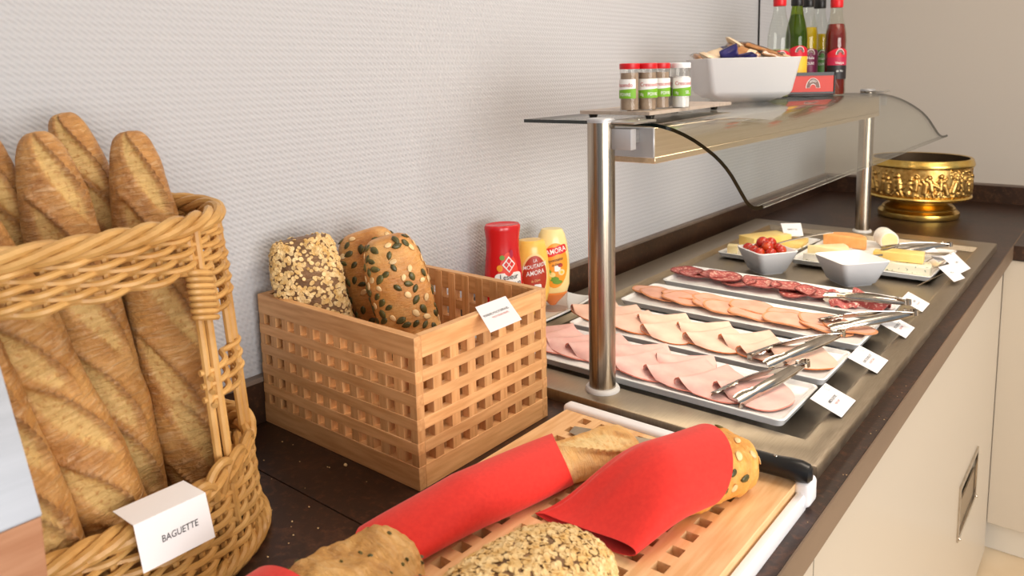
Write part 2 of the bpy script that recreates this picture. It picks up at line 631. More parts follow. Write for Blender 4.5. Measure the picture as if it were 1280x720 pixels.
def salami():
    mt, nt, b = nodes('salami')
    v = coords(nt)
    oi = N(nt, 'ShaderNodeObjectInfo')
    off = N(nt, 'ShaderNodeVectorMath', operation='ADD')
    nt.links.new(v, off.inputs[0])
    nt.links.new(oi.outputs['Random'], off.inputs[1])
    n1 = N(nt, 'ShaderNodeTexNoise', i_Scale=170.0, i_Detail=3.0, i_Roughness=0.6)
    n2 = N(nt, 'ShaderNodeTexNoise', i_Scale=60.0, i_Detail=3.0)
    for n in (n1, n2):
        nt.links.new(off.outputs[0], n.inputs['Vector'])
    base = ramp(nt, n2.outputs['Fac'], [(0.3, lin(160, 62, 62)), (0.7, lin(196, 92, 86))])
    k = ramp(nt, n1.outputs['Fac'], [(0.52, (0, 0, 0, 1)), (0.62, (1, 1, 1, 1))])
    mx = N(nt, 'ShaderNodeMixRGB')
    nt.links.new(k, mx.inputs[0])
    nt.links.new(base, mx.inputs[1])
    mx.inputs[2].default_value = lin(232, 186, 170)
    nt.links.new(mx.outputs[0], b.inputs['Base Color'])
    b.inputs['Roughness'].default_value = 0.42
    bp = N(nt, 'ShaderNodeBump', i_Strength=0.25, i_Distance=0.001)
    nt.links.new(n1.outputs['Fac'], bp.inputs['Height'])
    nt.links.new(bp.outputs[0], b.inputs['Normal'])
    return mt


M['salami'] = salami()
M['tomato'] = mat('tomato_skin', lin(176, 34, 18), 0.14, col2=lin(206, 84, 22), nscale=30, coat=0.4, lo=0.45, hi=0.75)
M['paper'] = mat('white_card', lin(242, 240, 242), 0.6, bump=0.02, bscale=200)
M['ink'] = mat('black_ink', lin(52, 48, 52), 0.6, bump=0.01, bscale=200)
M['ink_red'] = mat('red_ink', lin(196, 92, 84), 0.6, bump=0.01, bscale=200)
M['ink_grey'] = mat('grey_ink', lin(176, 172, 172), 0.6, bump=0.01, bscale=200)
M['white'] = mat('print_white', lin(242, 240, 236), 0.5, bump=0.01, bscale=200)
M['black'] = mat('black_plastic', lin(24, 22, 22), 0.35, bump=0.04, bscale=120)
M['handle'] = mat('knife_handle', lin(20, 19, 20), 0.3, bump=0.05, bscale=160, bdist=0.0006)
M['wicker'] = mat('wicker', lin(182, 134, 72), 0.42, col2=lin(208, 164, 100), nscale=22, bump=0.12, bscale=160, var=0.10, bdist=0.0008)
M['beech'] = mat('beech', lin(214, 164, 116), 0.48, col2=lin(230, 184, 138), nscale=16, stretch=(1, 1, 1), bump=0.05, bscale=60, var=0.08, detail=6)
M['beech_x'] = mat('beech_grain_x', lin(206, 150, 96), 0.46, col2=lin(228, 176, 122), nscale=22, stretch=(0.7, 8, 8), bump=0.06, bscale=50, bstretch=(0.7, 8, 8), var=0.10, detail=6)
M['beech_y'] = mat('beech_grain_y', lin(216, 158, 102), 0.46, col2=lin(236, 184, 128), nscale=22, stretch=(8, 0.7, 8), bump=0.06, bscale=50, bstretch=(8, 0.7, 8), var=0.10, detail=6)
M['beech_z'] = mat('beech_grain_z', lin(202, 146, 92), 0.46, col2=lin(224, 172, 118), nscale=22, stretch=(8, 8, 0.7), bump=0.06, bscale=50, bstretch=(8, 8, 0.7), var=0.16, detail=6)
M['board'] = mat('bread_board', lin(222, 172, 118), 0.5, col2=lin(240, 200, 150), nscale=16, stretch=(8, 0.8, 8), bump=0.08, bscale=60, bstretch=(8, 1, 8), detail=7)
M['white_tray'] = mat('white_plastic_tray', lin(238, 237, 240), 0.3, bump=0.02, bscale=40)
M['napkin'] = mat('red_napkin', lin(222, 38, 28), 0.75, col2=lin(230, 46, 34), nscale=220, bump=0.12, bscale=500, bdist=0.0006, sheen=0.2)
M['baguette'] = crust('baguette_crust', lin(150, 96, 48), lin(190, 136, 74), lin(210, 160, 96), lin(216, 178, 112), 1.0, 0.4)
M['pale_crust'] = crust('pale_baguette_crust', lin(206, 146, 76), lin(230, 178, 104), lin(240, 202, 140), lin(240, 208, 146), 0.7, 0.3)
M['seed_crust'] = crust('seeded_loaf_crust', lin(172, 106, 48), lin(204, 142, 74), lin(224, 172, 104), lin(228, 186, 120), 0.6, 0.16)
M['seed_crust_pale'] = crust('seeded_crust_pale', lin(206, 134, 52), lin(226, 160, 72), lin(240, 190, 104), lin(240, 200, 126), 0.6, 0.1)
M['dark_crust'] = crust('dark_grain_crust', lin(96, 66, 40), lin(126, 90, 56), lin(150, 112, 74), lin(170, 130, 84), 0.9, 0.12)
M['roll_crust'] = crust('roll_crust', lin(176, 122, 62), lin(214, 162, 92), lin(230, 190, 128), lin(232, 200, 140), 0.9, 0.25)
M['pumpkin_seed'] = mat('pumpkin_seed', lin(66, 62, 34), 0.35, col2=lin(104, 96, 50), nscale=60, var=0.25)
M['flake'] = mat('almond_flake', lin(226, 186, 128), 0.5, col2=lin(240, 210, 160), nscale=80, var=0.15)
M['oat'] = mat('oat_flake', lin(212, 168, 96), 0.55, col2=lin(242, 216, 164), nscale=110, lo=0.3, hi=0.7)
M['brass'] = mat('polished_brass', lin(238, 204, 118), 0.27, 1.0, col2=lin(222, 180, 92), nscale=26, bump=0.05, bscale=60)
M['brass_relief'] = mat('brass_relief', lin(234, 194, 116), 0.34, 1.0, col2=lin(190, 142, 76), nscale=70, bump=0.2, bscale=160)
M['brass_dark'] = mat('brass_inside', lin(70, 54, 36), 0.5, 0.6, bump=0.1, bscale=60)
# ================================================================== the room
mb = MB().box(-0.03, 4.2, -3.2, 2.30, -0.915, -0.904)
floor = struct('floor', mb, M['grout'])
for i in range(4):
    for j in range(5):
        x0, y0 = 0.62 + i * 0.6 - 0.31, -0.70 + j * 0.6 - 0.02
        struct('floor_tile', MB().box(x0 + 0.002, x0 + 0.598, y0 + 0.002, y0 + 0.598, -0.904, -0.900, 0.001, seg=1), M['floor'], parent=floor, loc=(0, 0, 0))
struct('wall_left', MB().box(-0.114, -0.014, -3.2, 2.33, -0.90, 1.62), M['wallpaper'])
struct('wall_back', MB().box(-0.014, 4.2, 2.231, 2.331, -0.90, 1.62), M['plain_wall'])
struct('ceiling', MB().box(-0.114, 4.2, -3.2, 2.331, 1.62, 1.72), M['ceiling'])
# stone upstand along both walls, each with its paler cap strip
up = struct('trim_1', MB().box(-0.014, 0.0, -2.6, 2.231, 0.0, 0.0585), M['stone_dark'])
struct('cap_strip', MB().box(-0.0139, 0.0004, -2.6, 2.231, 0.0585, 0.0655, 0.0006, seg=1), M['upstand_cap'], parent=up)
up = struct('trim_2', MB().box(0.0, 3.0, 2.217, 2.231, 0.0, 0.0585), M['stone_dark'])
struct('cap_strip', MB().box(0.0005, 3.0, 2.2166, 2.2309, 0.0585, 0.0655, 0.0006, seg=1), M['upstand_cap'], parent=up)

# worktop: three slabs and edge bands, pale-brown along the front
wt = thing('worktop', 'dark brown stone worktop running along the wall and round the far corner', 'worktop', (0.35, 0.3, -0.0384))
o_ = (-0.35, -0.3, 0.0384)
for (x0, x1, y0, y1) in ((0.0, 0.6975, -2.6, -0.3826), (0.0, 0.6975, -0.3814, 2.217), (0.7005, 3.0, 1.5125, 2.217)):
    obj('slab', MB().box(x0, x1, y0, y1, -0.0384, 0.0, 0.0005, seg=1), M['stone'], wt, o_)
obj('edge_band', MB().box(0.6977, 0.7003, -2.6, 1.512, -0.0384, 0.0002, 0.0004, seg=1), M['edge'], wt, o_)
obj('edge_band', MB().box(0.7005, 3.0, 1.5085, 1.5123, -0.0384, 0.0002, 0.0004, seg=1), M['stone_dark'], wt, o_)  # return band uses dark stone: its shade is put into the colour
obj('joint_strip', MB().box(0.6977, 0.7003, 1.5126, 2.2165, -0.002, 0.0003), M['edge'], wt, o_)

# base cabinets
def cabinet(label, x, y0, y1, handle=None):
    c = thing('base_cabinet', label, 'cabinet', (0.34, (y0 + y1) / 2, -0.90))
    oo = (-0.34, -(y0 + y1) / 2, 0.90)
    obj('body', MB().box(0.02, x - 0.02, y0 + 0.001, y1 - 0.001, -0.82, -0.0395), M['cabinet_side'], c, oo)
    obj('plinth', MB().box(0.05, x - 0.035, y0 + 0.001, y1 - 0.001, -0.899, -0.821), M['plinth'], c, oo)
    if handle is None:
        obj('door', MB().box(x - 0.0195, x, y0 + 0.0015, y1 - 0.0015, -0.885, -0.041, 0.001, seg=1), M['cabinet'], c, oo)
        return c
    hy0, hy1, hz0, hz1 = handle
    d = obj('door', MB().holed([y0 + 0.0015, hy0, hy1, y1 - 0.0015], [-0.885, hz0, hz1, -0.041], {(1, 1)}, 0.0195,
                               lambda u, v, w: (x - 0.0195 + w, u, v)), M['cabinet'], c, oo)
    # recessed pull: steel frame, sloping steel tongue, shaded pocket
    fr = MB().holed([hy0 - 0.006, hy0 + 0.004, hy1 - 0.004, hy1 + 0.006], [hz0 - 0.006, hz0 + 0.004, hz1 - 0.004, hz1 + 0.006], {(1, 1)}, 0.004,
                    lambda u, v, w: (x + w, u, v))
    obj('pull_frame', fr, M['chrome'], d, (0, 0, 0))
    obj('pull_tongue', MB().box(x - 0.004, x - 0.001, hy0 + 0.003, hy1 - 0.003, hz0 + 0.003, hz0 + 0.075), M['steel'], d, (0, 0, 0))
    for yy in (hy0, hy1 - 0.004):
        obj('corner_stud', MB().blob((x + 0.005, yy + 0.002, hz0), 0.004, 0.004, 0.004, 8, 6), M['chrome'], d, (0, 0, 0))
    return c


cabinet('cream base cabinet under the near end of the worktop', 0.68, -2.4, -0.026)
cabinet('cream base cabinet with a recessed steel pull under the buffet', 0.68, -0.026, 1.5135, (1.005, 1.235, -0.588, -0.466))
rc = thing('base_cabinet', 'cream base cabinet of the return counter, facing the camera', 'cabinet', (1.6, 1.85, -0.90))
oo = (-1.6, -1.85, 0.90)
obj('body', MB().box(0.69, 3.0, 1.535, 2.20, -0.80, -0.0395), M['cabinet_side'], rc, oo)
obj('plinth', MB().box(0.665, 3.0, 1.560, 2.20, -0.899, -0.801), M['plinth'], rc, oo)
for x0, x1 in ((0.6806, 1.28), (1.283, 1.88), (1.883, 2.48)):
    obj('door', MB().box(x0, x1, 1.5140, 1.534, -0.80, -0.041, 0.001, seg=1), M['cabinet'], rc, oo)

# ================================================================== steel buffet plate with its well
PX0, PX1, PY0, PY1, PH = 0.0255, 0.6717, 0.0025, 1.4318, 0.017
WX0, WX1, WY0, WY1, WZ = 0.104, 0.630, 0.072, 1.352, 0.0025
bp_ = thing('buffet_plate', 'long brushed steel buffet plate with a sunken well let into the worktop', 'buffet plate', (0.35, 0.7, 0.0))
oo = (-0.35, -0.7, 0)
mb = MB()
rim = lambda e, z: [(PX0 + e, PY0 + e, z), (PX1 - e, PY0 + e, z), (PX1 - e, PY1 - e, z), (PX0 + e, PY1 - e, z)]
well = lambda e, z: [(WX0 - e, WY0 - e, z), (WX1 + e, WY0 - e, z), (WX1 + e, WY1 + e, z), (WX0 - e, WY1 + e, z)]
loops = [rim(0, 0.0), rim(0, PH - 0.003), rim(0.0009, PH - 0.0009), rim(0.003, PH), well(0.010, PH), well(0.007, PH - 0.0012), well(0.0, WZ + 0.002), well(-0.004, WZ)]
V = [p for l in loops for p in l]
F = [(4 * i + k, 4 * i + (k + 1) % 4, 4 * i + 4 + (k + 1) % 4, 4 * i + 4 + k) for i in range(len(loops) - 1) for k in range(4)]
F.append((28, 29, 30, 31))
mb.add(V, F)
obj('steel_top', mb, M['steel'], bp_, oo, angle=30)

# ================================================================== glass shelf on two posts
sg = thing('glass_buffet_shelf', 'curved glass buffet shelf on two brushed steel posts with a lamp rail', 'glass shelf', (0.3475, 0.72, PH))
oo = (-0.3475, -0.72, -PH)
P1Y, P2Y, PX = 0.0443, 1.4017, 0.3475
for py in (P1Y, P2Y):
    p = obj('post', MB().lathe([(0.0195, PH), (0.0195, 0.4115)], 40, (PX, py, 0)), M['steel_post'], sg, oo)
    obj('post_cap', MB().lathe([(0.0195, 0.4116), (0.0195, 0.4155), (0.0178, 0.4175)], 40, (PX, py, 0)), M['steel_grey'], p)
    obj('base_ring', MB().lathe([(0.0198, PH), (0.0255, PH), (0.0255, PH + 0.003), (0.0235, PH + 0.006), (0.0198, PH + 0.0065)], 40, (PX, py, 0), cap0=False, cap1=False), M['ring'], p)
for s, py in ((1, P1Y), (-1, P2Y)):
    y0, y1 = sorted((py - s * 0.003, py + s * 0.012))
    b = obj('glass_clamp', MB().box(PX + 0.018, PX + 0.050, y0, y1, 0.374, 0.4035, 0.0015), M['steel_grey'], sg, oo)
    obj('clamp_plate', MB().box(PX + 0.010, PX + 0.056, *sorted((py - s * 0.004, py + s * 0.058)), 0.4098, 0.4135, 0.001), M['alu'], b)
    obj('clamp_arm', MB().box(PX + 0.019, PX + 0.030, *sorted((py + s * 0.0122, py + s * 0.0560)), 0.380, 0.3985), M['alu'], b)
    obj('screw', MB().lathe([(0.003, 0.4135), (0.003, 0.4145), (0.0018, 0.4150)], 10, (PX + 0.034, py + s * 0.045, 0)), M['chrome'], b)
# glass profile (x, z) of the top face
GP = [(0.165, 0.4085), (0.26, 0.4090), (0.365, 0.4095), (0.395, 0.4085), (0.414, 0.4060), (0.432, 0.4015), (0.4475, 0.3958), (0.463, 0.3885), (0.4775, 0.3800), (0.4936, 0.3690), (0.5035, 0.3605),
      (0.5124, 0.3512), (0.520, 0.3415), (0.5268, 0.3310), (0.534, 0.3195), (0.5411, 0.3085), (0.5455, 0.3042), (0.550, 0.3020), (0.556, 0.3028), (0.5605, 0.3050)]
GY0, GY1, GT = 0.10, 1.325, 0.0052
mb = MB()
top, bot = [], []
for i, (x, z) in enumerate(GP):
    a, b2 = GP[max(i - 1, 0)], GP[min(i + 1, len(GP) - 1)]
    t = Vector((b2[0] - a[0], 0, b2[1] - a[1])).normalized()
    n = Vector((-t.z, 0, t.x))
    top.append((x, z))
    bot.append((x - n.x * GT, z - n.z * GT))
n = len(GP)
V = [(x, GY0, z) for x, z in top] + [(x, GY0, z) for x, z in bot] + [(x, GY1, z) for x, z in top] + [(x, GY1, z) for x, z in bot]
F1 = [(i, i + 1, 2 * n + i + 1, 2 * n + i) for i in range(n - 1)] + [(3 * n + i, 3 * n + i + 1, n + i + 1, n + i) for i in range(n - 1)]
F2 = [(n + i, n + i + 1, i + 1, i) for i in range(n - 1)]                # near cut edge
F2b = [(2 * n + i, 2 * n + i + 1, 3 * n + i + 1, 3 * n + i) for i in range(n - 1)]
F2 += F2b + [(0, 2 * n, 3 * n, n)]
F3 = [(2 * n - 1, 4 * n - 1, 3 * n - 1, n - 1)]
mb.add(V, F1, 0)
mb.f += F2; mb.m += [1] * len(F2)
mb.f += F3; mb.m += [0]
obj('glass_sheet', mb, [M['glass'], M['glass_edge']], sg, oo)
# lamp rail below the glass
lr = obj('lamp_rail', MB().box(0.289, 0.3992, 0.1045, 1.32, 0.3585, 0.4010, 0.001, seg=1), M['housing'], sg, oo)
obj('rail_lip', MB().box(0.289, 0.4000, 0.1046, 1.32, 0.3490, 0.3583, 0.001, seg=1), M['housing'], lr)
for y0, y1 in ((0.1005, 0.1043), (1.3203, 1.324)):
    obj('end_cap', MB().box(0.2885, 0.4002, y0, y1, 0.3575, 0.4015, 0.001, seg=1), M['steel_grey'], lr)
obj('lamp_diffuser', MB().box(0.305, 0.385, 0.13, 1.295, 0.3466, 0.3489), emission('lamp_diffuser', lin(255, 238, 212), 5.5), lr)

# ================================================================== porcelain trays
def tray_mesh(x0, x1, y0, y1, zb, zr, floor_z, wall=0.004, rad=0.010, flare=0.008):
    def loop(e, z, r):
        pts = []
        for (cx, cy, a0) in ((x1 - e - r, y1 - e - r, 0), (x0 + e + r, y1 - e - r, 90), (x0 + e + r, y0 + e + r, 180), (x1 - e - r, y0 + e + r, 270)):
            for k in range(6):
                a = math.radians(a0 + 90 * k / 5)
                pts.append((cx + r * math.cos(a), cy + r * math.sin(a), z))
        return pts
    L = [loop(flare + 0.024, zb, rad), loop(flare + 0.022, zb + (zr - zb) * 0.45, rad), loop(flare + 0.006, zr - 0.0135, rad), loop(0.0045, zr - 0.0115, rad), loop(0.0014, zr - 0.0035, rad), loop(0, zr - 0.0015, rad), loop(0.0006, zr - 0.0004, rad), loop(0.002, zr, rad),
         loop(wall, zr - 0.0008, rad), loop(wall + 0.0035, floor_z + 0.0008, rad), loop(wall + 0.006, floor_z, rad)]
    n = len(L[0])
    mb = MB()
    F = [(n * i + k, n * i + (k + 1) % n, n * i + n + (k + 1) % n, n * i + n + k) for i in range(len(L) - 1) for k in range(n)]
    F.append(tuple(reversed(range(n))))
    F.append(tuple(range(n * (len(L) - 1), n * len(L))))
    return mb.add([p for l in L for p in l], F)


TR = [(0.0735, 0.2185), (0.2395, 0.3835), (0.4195, 0.565), (0.5965, 0.7455)]
TL = ['long white porcelain tray of pink ham, nearest the steel post', 'long white porcelain tray of orange-edged turkey ham, second from the front',
      'long white porcelain tray of round roast pork slices, third from the front', 'long white porcelain tray of salami, farthest of the four meat trays']
TZ = 0.0235
for k, (y0, y1) in enumerate(TR):
    t = obj('serving_tray', tray_mesh(-0.229, 0.229, -(y1 - y0) / 2, (y1 - y0) / 2, 0.0, 0.0255, TZ - WZ - 0.0002), M['porcelain'], loc=(0.3765, (y0 + y1) / 2, WZ + 0.0001))
    tag(t, TL[k], 'tray', 'long white meat trays')


# ------------------------------------------------------------------ slices of cold meat
def slice_sheet(w, h, t, curl, rim, seed, round_=0.35, wave=0.002, nu=22, nv=12, fold=True):
    """thin slice; the -x edge is folded over into a small loop"""
    R = random.Random(seed)
    ph = [R.uniform(0, 6) for _ in range(4)]
    cu = curl

    def f(a, b):
        u, v = 2 * a - 1, 2 * b - 1
        x = u * math.sqrt(max(0.0, 1 - round_ * v * v)) * w / 2
        y = v * math.sqrt(max(0.0, 1 - round_ * u * u)) * h / 2
        z = wave * (math.sin(2.3 * u + ph[0] + 1.2 * v) + 0.6 * math.sin(3.1 * v + ph[1])) + wave * 0.35 * math.sin(7 * u + 5 * v + ph[2])
        if fold and u < -0.62:
            k = (-0.62 - u) / 0.38
            ang = k * PI * 1.25
            xe = -0.62 * math.sqrt(max(0.0, 1 - round_ * v * v)) * w / 2
            x = xe - math.sin(ang) * cu
            z = z + (1 - math.cos(ang)) * cu * 0.9 - 0.0
            z = z
        return (x, y, z)
    mb = MB()
    mb.sheet(f, nu, nv, t)
    A = 2 * nu * nv
    for q in range(A, len(mb.f)):
        mb.m[q] = 1
    # a rim band on the outermost cells of the sheet
    for i in range(nu):
        for j in range(nv):
            if rim and (j == 0 or j == nv - 1 or i == 0 or i == nu - 1):
                pass
    return mb


def lay(name, mb, mats, x, y, z, rz, tilt, label, cat, group):
    mm = Matrix.Translation((x, y, z)) @ Matrix.Rotation(rz, 4, 'Z') @ Matrix.Rotation(tilt, 4, 'Y')
    o = obj(name, mb, mats, loc=mm, angle=60)
    return tag(o, label, cat, group)


def folded(w, h, t, loop, seed, nu=30, nv=16, wave=0.0013):
    """a slice folded in two: the fold runs along local y at x = 0 as an open loop, the rounded free edges lie at +x"""
    R = random.Random(seed)
    ph = [R.uniform(0, 6) for _ in range(4)]
    sk = R.uniform(-0.15, 0.15)

    def f(a, b):
        v = 2 * b - 1
        v = max(-0.985, min(0.985, v))
        bulge = w * (0.20 + 0.80 * max(0.0, 1 - abs(v + sk * (1 - v * v)) ** 2.6) ** 0.55)
        y = -v * h / 2
        lp = loop * (0.65 + 0.5 * max(0.0, v))                # the loop opens towards the near end
        if a < 0.22:
            k = a / 0.22
            x, z = bulge * 0.45 * (1 - k), 0.0
        elif a < 0.42:
            k = (a - 0.22) / 0.20
            x, z = -math.sin(PI * k) * lp * 1.15, lp * (1 - math.cos(PI * k))
        else:
            k = (a - 0.42) / 0.58
            x, z = bulge * k, 2 * lp * max(0.0, 1 - k) ** 1.3 + 0.0022
            z += wave * k * (math.sin(3.1 * v + ph[0]) + 0.7 * math.sin(5 * k + 3 * v + ph[1]))
        return (x - w * 0.5, y, z + 0.0012)
    mb = MB().sheet(f, nu, nv, t)
    for q in range(2 * nu * nv, len(mb.f)):
        mb.m[q] = 1
    return mb


R = random.Random(5)
# tray one: pink ham, folded slices leaning on each other
HAM = [(0.178, .150, -12, .088), (0.213, .142, 8, .09), (0.252, .138, -6, .088), (0.296, .150, 4, .094), (0.352, .158, -18, .086), (0.385, .134, 2, .092), (0.430, .160, -24, .078), (0.448, .132, -4, .092), (0.502, .130, 6, .092), (0.556, .136, -2, .088)]
for k, (x, y, rz, w) in enumerate(HAM):
    lay('ham_slice', folded(w * 0.95, w * 1.16, 0.0020, 0.0055, k), [M['ham'], M['ham_rim']], x, y, TZ + 0.0016 + 0.0010 * (k % 2), math.radians(rz * 1.2 - 24), math.radians(3.0),
        'folded pink ham slice on the nearest tray, %s from the wall end' % ORD[k], 'ham', 'ham slices on the nearest tray')
TUR = [(0.176, .312, -8, .082), (0.222, .316, -6, .084), (0.262, .300, -2, .086), (0.312, .322, -14, .082), (0.342, .298, 0, .086), (0.392, .322, -16, .084), (0.424, .300, -2, .088), (0.478, .316, -8, .086), (0.512, .300, 8, .08), (0.562, .306, -6, .084)]
for k, (x, y, rz, w) in enumerate(TUR):
    lay('turkey_slice', folded(w * 0.95, w * 1.12, 0.0020, 0.0055, 40 + k), [M['turkey'], M['turkey_rim']], x, y, TZ + 0.0016 + 0.0010 * (k % 2), math.radians(rz * 1.2 - 24), math.radians(3.0),
        'folded pale turkey slice with orange edge, %s from the wall end of its tray' % ORD[k], 'turkey', 'turkey slices on the second tray')


def disc(w, h, t, seed, wave=0.0016, n=36, rings=11, cup=0.0):
    R = random.Random(seed)
    ph = [R.uniform(0, 6) for _ in range(4)]
    mb = MB()
    vs = []
    def zf(x, y, q):
        return wave * (math.sin(70 * x + ph[0]) + math.sin(60 * y + ph[1]) + 0.5 * math.sin(110 * (x + y) + ph[2])) + cup * q * q
    for s in (1, -1):
        vs.append((0, 0, zf(0, 0, 0) + s * t / 2))
        for r in range(1, rings + 1):
            q = r / rings
            for k in range(n):
                a = 2 * PI * k / n
                e = 1 + 0.035 * math.sin(3 * a + ph[3]) + 0.02 * math.sin(5 * a + ph[0])
                x, y = w / 2 * q * math.cos(a) * e, h / 2 * q * math.sin(a) * e
                vs.append((x, y, zf(x, y, q) + s * t / 2))
    B = 1 + rings * n
    fs, mi = [], []
    for s in (0, 1):
        o = s * B
        for k in range(n):
            l = (k + 1) % n
            q = (o, o + 1 + k, o + 1 + l)
            fs.append(q if s == 0 else q[::-1]); mi.append(0)
            for r in range(rings - 1):
                q = (o + 1 + r * n + k, o + 1 + (r + 1) * n + k, o + 1 + (r + 1) * n + l, o + 1 + r * n + l)
                fs.append(q if s == 0 else q[::-1]); mi.append(1 if r == rings - 2 and rim_on else 0)
    for k in range(n):
        l = (k + 1) % n
        a, b = 1 + (rings - 1) * n + k, 1 + (rings - 1) * n + l
        fs.append((a, B + a, B + b, b)); mi.append(1)
    mb.v, mb.f, mb.m = [tuple(p) for p in vs], fs, mi
    return mb


rim_on = True
PORK = [(0.180, .502, 10), (0.205, .486, -10), (0.248, .506, 20), (0.262, .478, 5), (0.312, .512, 12), (0.324, .480, -8), (0.352, .474, 10), (0.392, .504, 0), (0.404, .476, 12), (0.462, .500, -12), (0.470, .472, 8), (0.524, .500, 10), (0.536, .478, -4), (0.568, .494, 6)]
for k, (x, y, rz) in enumerate(PORK):
    lay('pork_slice', disc(0.092, 0.066, 0.0022, 80 + k, 0.0012), [M['pork'], M['pork_rim']], x, y, TZ + 0.0065 + 0.0012 * (k % 4), math.radians(rz), math.radians(4.5),
        'oval roast pork slice on the third tray, %s from the wall end' % ORD[k], 'pork', 'roast pork slices on the third tray')
SAL = [(0.172, .672, 0), (0.196, .662, 20), (0.232, .678, -10), (0.262, .664, 8), (0.300, .654, 15), (0.334, .680, 0), (0.352, .658, 30), (0.396, .672, 0), (0.424, .650, 12), (0.452, .662, 8)]
for k, (x, y, rz) in enumerate(SAL):
    lay('salami_slice', disc(0.072, 0.070, 0.0022, 120 + k, 0.0014, cup=0.004 if k % 3 else 0.006), [M['salami'], M['salami_rim']], x, y, TZ + 0.0055 + 0.0012 * (k % 4), math.radians(rz), math.radians(6 if k % 2 else -3),
        'flecked red salami slice on the far meat tray, %s from the wall end' % ORD[k], 'salami', 'salami slices on the far meat tray')


def roll(w, h, seed, amp):
    R = random.Random(seed)
    p0 = R.uniform(0, 6)

    def f(a, b):
        u, v = 2 * a - 1, 2 * b - 1
        x = u * w / 2 * math.sqrt(1 - 0.45 * v * v)
        y = v * h / 2 * math.sqrt(1 - 0.45 * u * u)
        z = amp * math.cos(v * 2.0) * (1 - 0.3 * u) + 0.003 * math.sin(5 * u + p0)
        return (x, y * 0.75, z)
    return MB().sheet(f, 16, 16, 0.0022)


for k, (x, y, rz, w, h, a) in enumerate([(0.506, .668, 20, .05, .05, .013), (0.520, .632, 10, .055, .03, .006), (0.560, .668, -14, .072, .062, .017)]):
    lay('salami_slice', roll(w, h, 150 + k, a), [M['salami'], M['salami_rim']], x, y, TZ + 0.004, math.radians(rz), 0,
        ['small curled salami slice under the tong tips on the far meat tray', 'half-hidden salami slice lying under the tong arms', 'large humped salami slice at the card end of the far meat tray'][k], 'salami', 'salami slices on the far meat tray')


# ------------------------------------------------------------------ tongs
def tongs(label, hinge, tipa, tipb, wid=0.0076):
    H, A, B = Vector(hinge), Vector(tipa), Vector(tipb)
    t = thing('serving_tongs', label, 'tongs', tuple(H), group='serving tongs on the buffet')
    mid = ((A + B) / 2 - H).normalized()
    for T, sgn in ((A, 1), (B, -1)):
        d = T - H
        L = d.length
        d.normalize()
        out = (T - (A + B) / 2)
        out = (out - d * out.dot(d))
        out = out.normalized() if out.length > 1e-6 else Vector((1, 0, 0))
        out = (out + Vector((0, 0, 0.75))).normalized()
        out = (out - d * out.dot(d)).normalized()
        side = d.cross(out)

        def f(a, b, d=d, out=out, side=side, L=L):
            v = 2 * b - 1
            w = wid * (0.62 + 0.38 * math.sin(PI * min(1, a * 0.9 + 0.1)))
            if a > 0.74:
                w = wid * (0.95 + 0.35 * math.sin((a - 0.74) / 0.26 * PI * 0.75))
            bow = 0.007 * math.sin(PI * a)
            end = 0.0022 * math.cos(v * 9.5) if a > 0.97 else 0
            cup = -0.0034 * v * v - (0.004 * v * v if a > 0.76 else 0)
            if a > 0.76:
                cup += 0.0008 * math.sin(a * 170) * abs(v)
            p = d * (L * a + end) + out * (bow + cup) + side * (w * v)
            return p
        obj('arm', MB().sheet(f, 46, 8, 0.0011), M['chrome'], t, (0, 0, 0), angle=50)
    # spring bend joining both arms
    n = mid.cross(Vector((0, 0, 1))).normalized()
    pts = [-mid * (0.010 * math.sin(PI * k / 10)) + n * (0.006 * math.cos(PI * k / 10)) for k in range(11)]
    vs, fs = [], []
    up = n.cross(mid).normalized() * (wid * 0.62)
    mbs = MB()
    mbs.sheet(lambda a, b: Vector(pts[min(10, int(round(a * 10)))]) + up * (2 * b - 1), 10, 3, 0.0012)
    obj('spring', mbs, M['chrome'], t, (0, 0, 0))
    obj('rivet', MB().lathe([(0.0028, -0.002), (0.0034, 0), (0.0022, 0.0022)], 12), M['chrome'], t, (mid.x * 0.014, mid.y * 0.014, 0.0055))
    return t


tongs('steel tongs resting on the pink ham tray', (0.580, 0.226, 0.052), (0.500, 0.088, 0.036), (0.542, 0.080, 0.036))
tongs('steel tongs resting on the orange-edged turkey tray', (0.584, 0.384, 0.054), (0.484, 0.252, 0.038), (0.526, 0.226, 0.037))
tongs('steel tongs laid over the roast pork tray, hinge past the tray end', (0.650, 0.578, 0.050), (0.520, 0.482, 0.040), (0.552, 0.446, 0.037))
tongs('steel tongs holding salami on the far meat tray', (0.622, 0.655, 0.046), (0.482, 0.632, 0.040), (0.505, 0.660, 0.040))


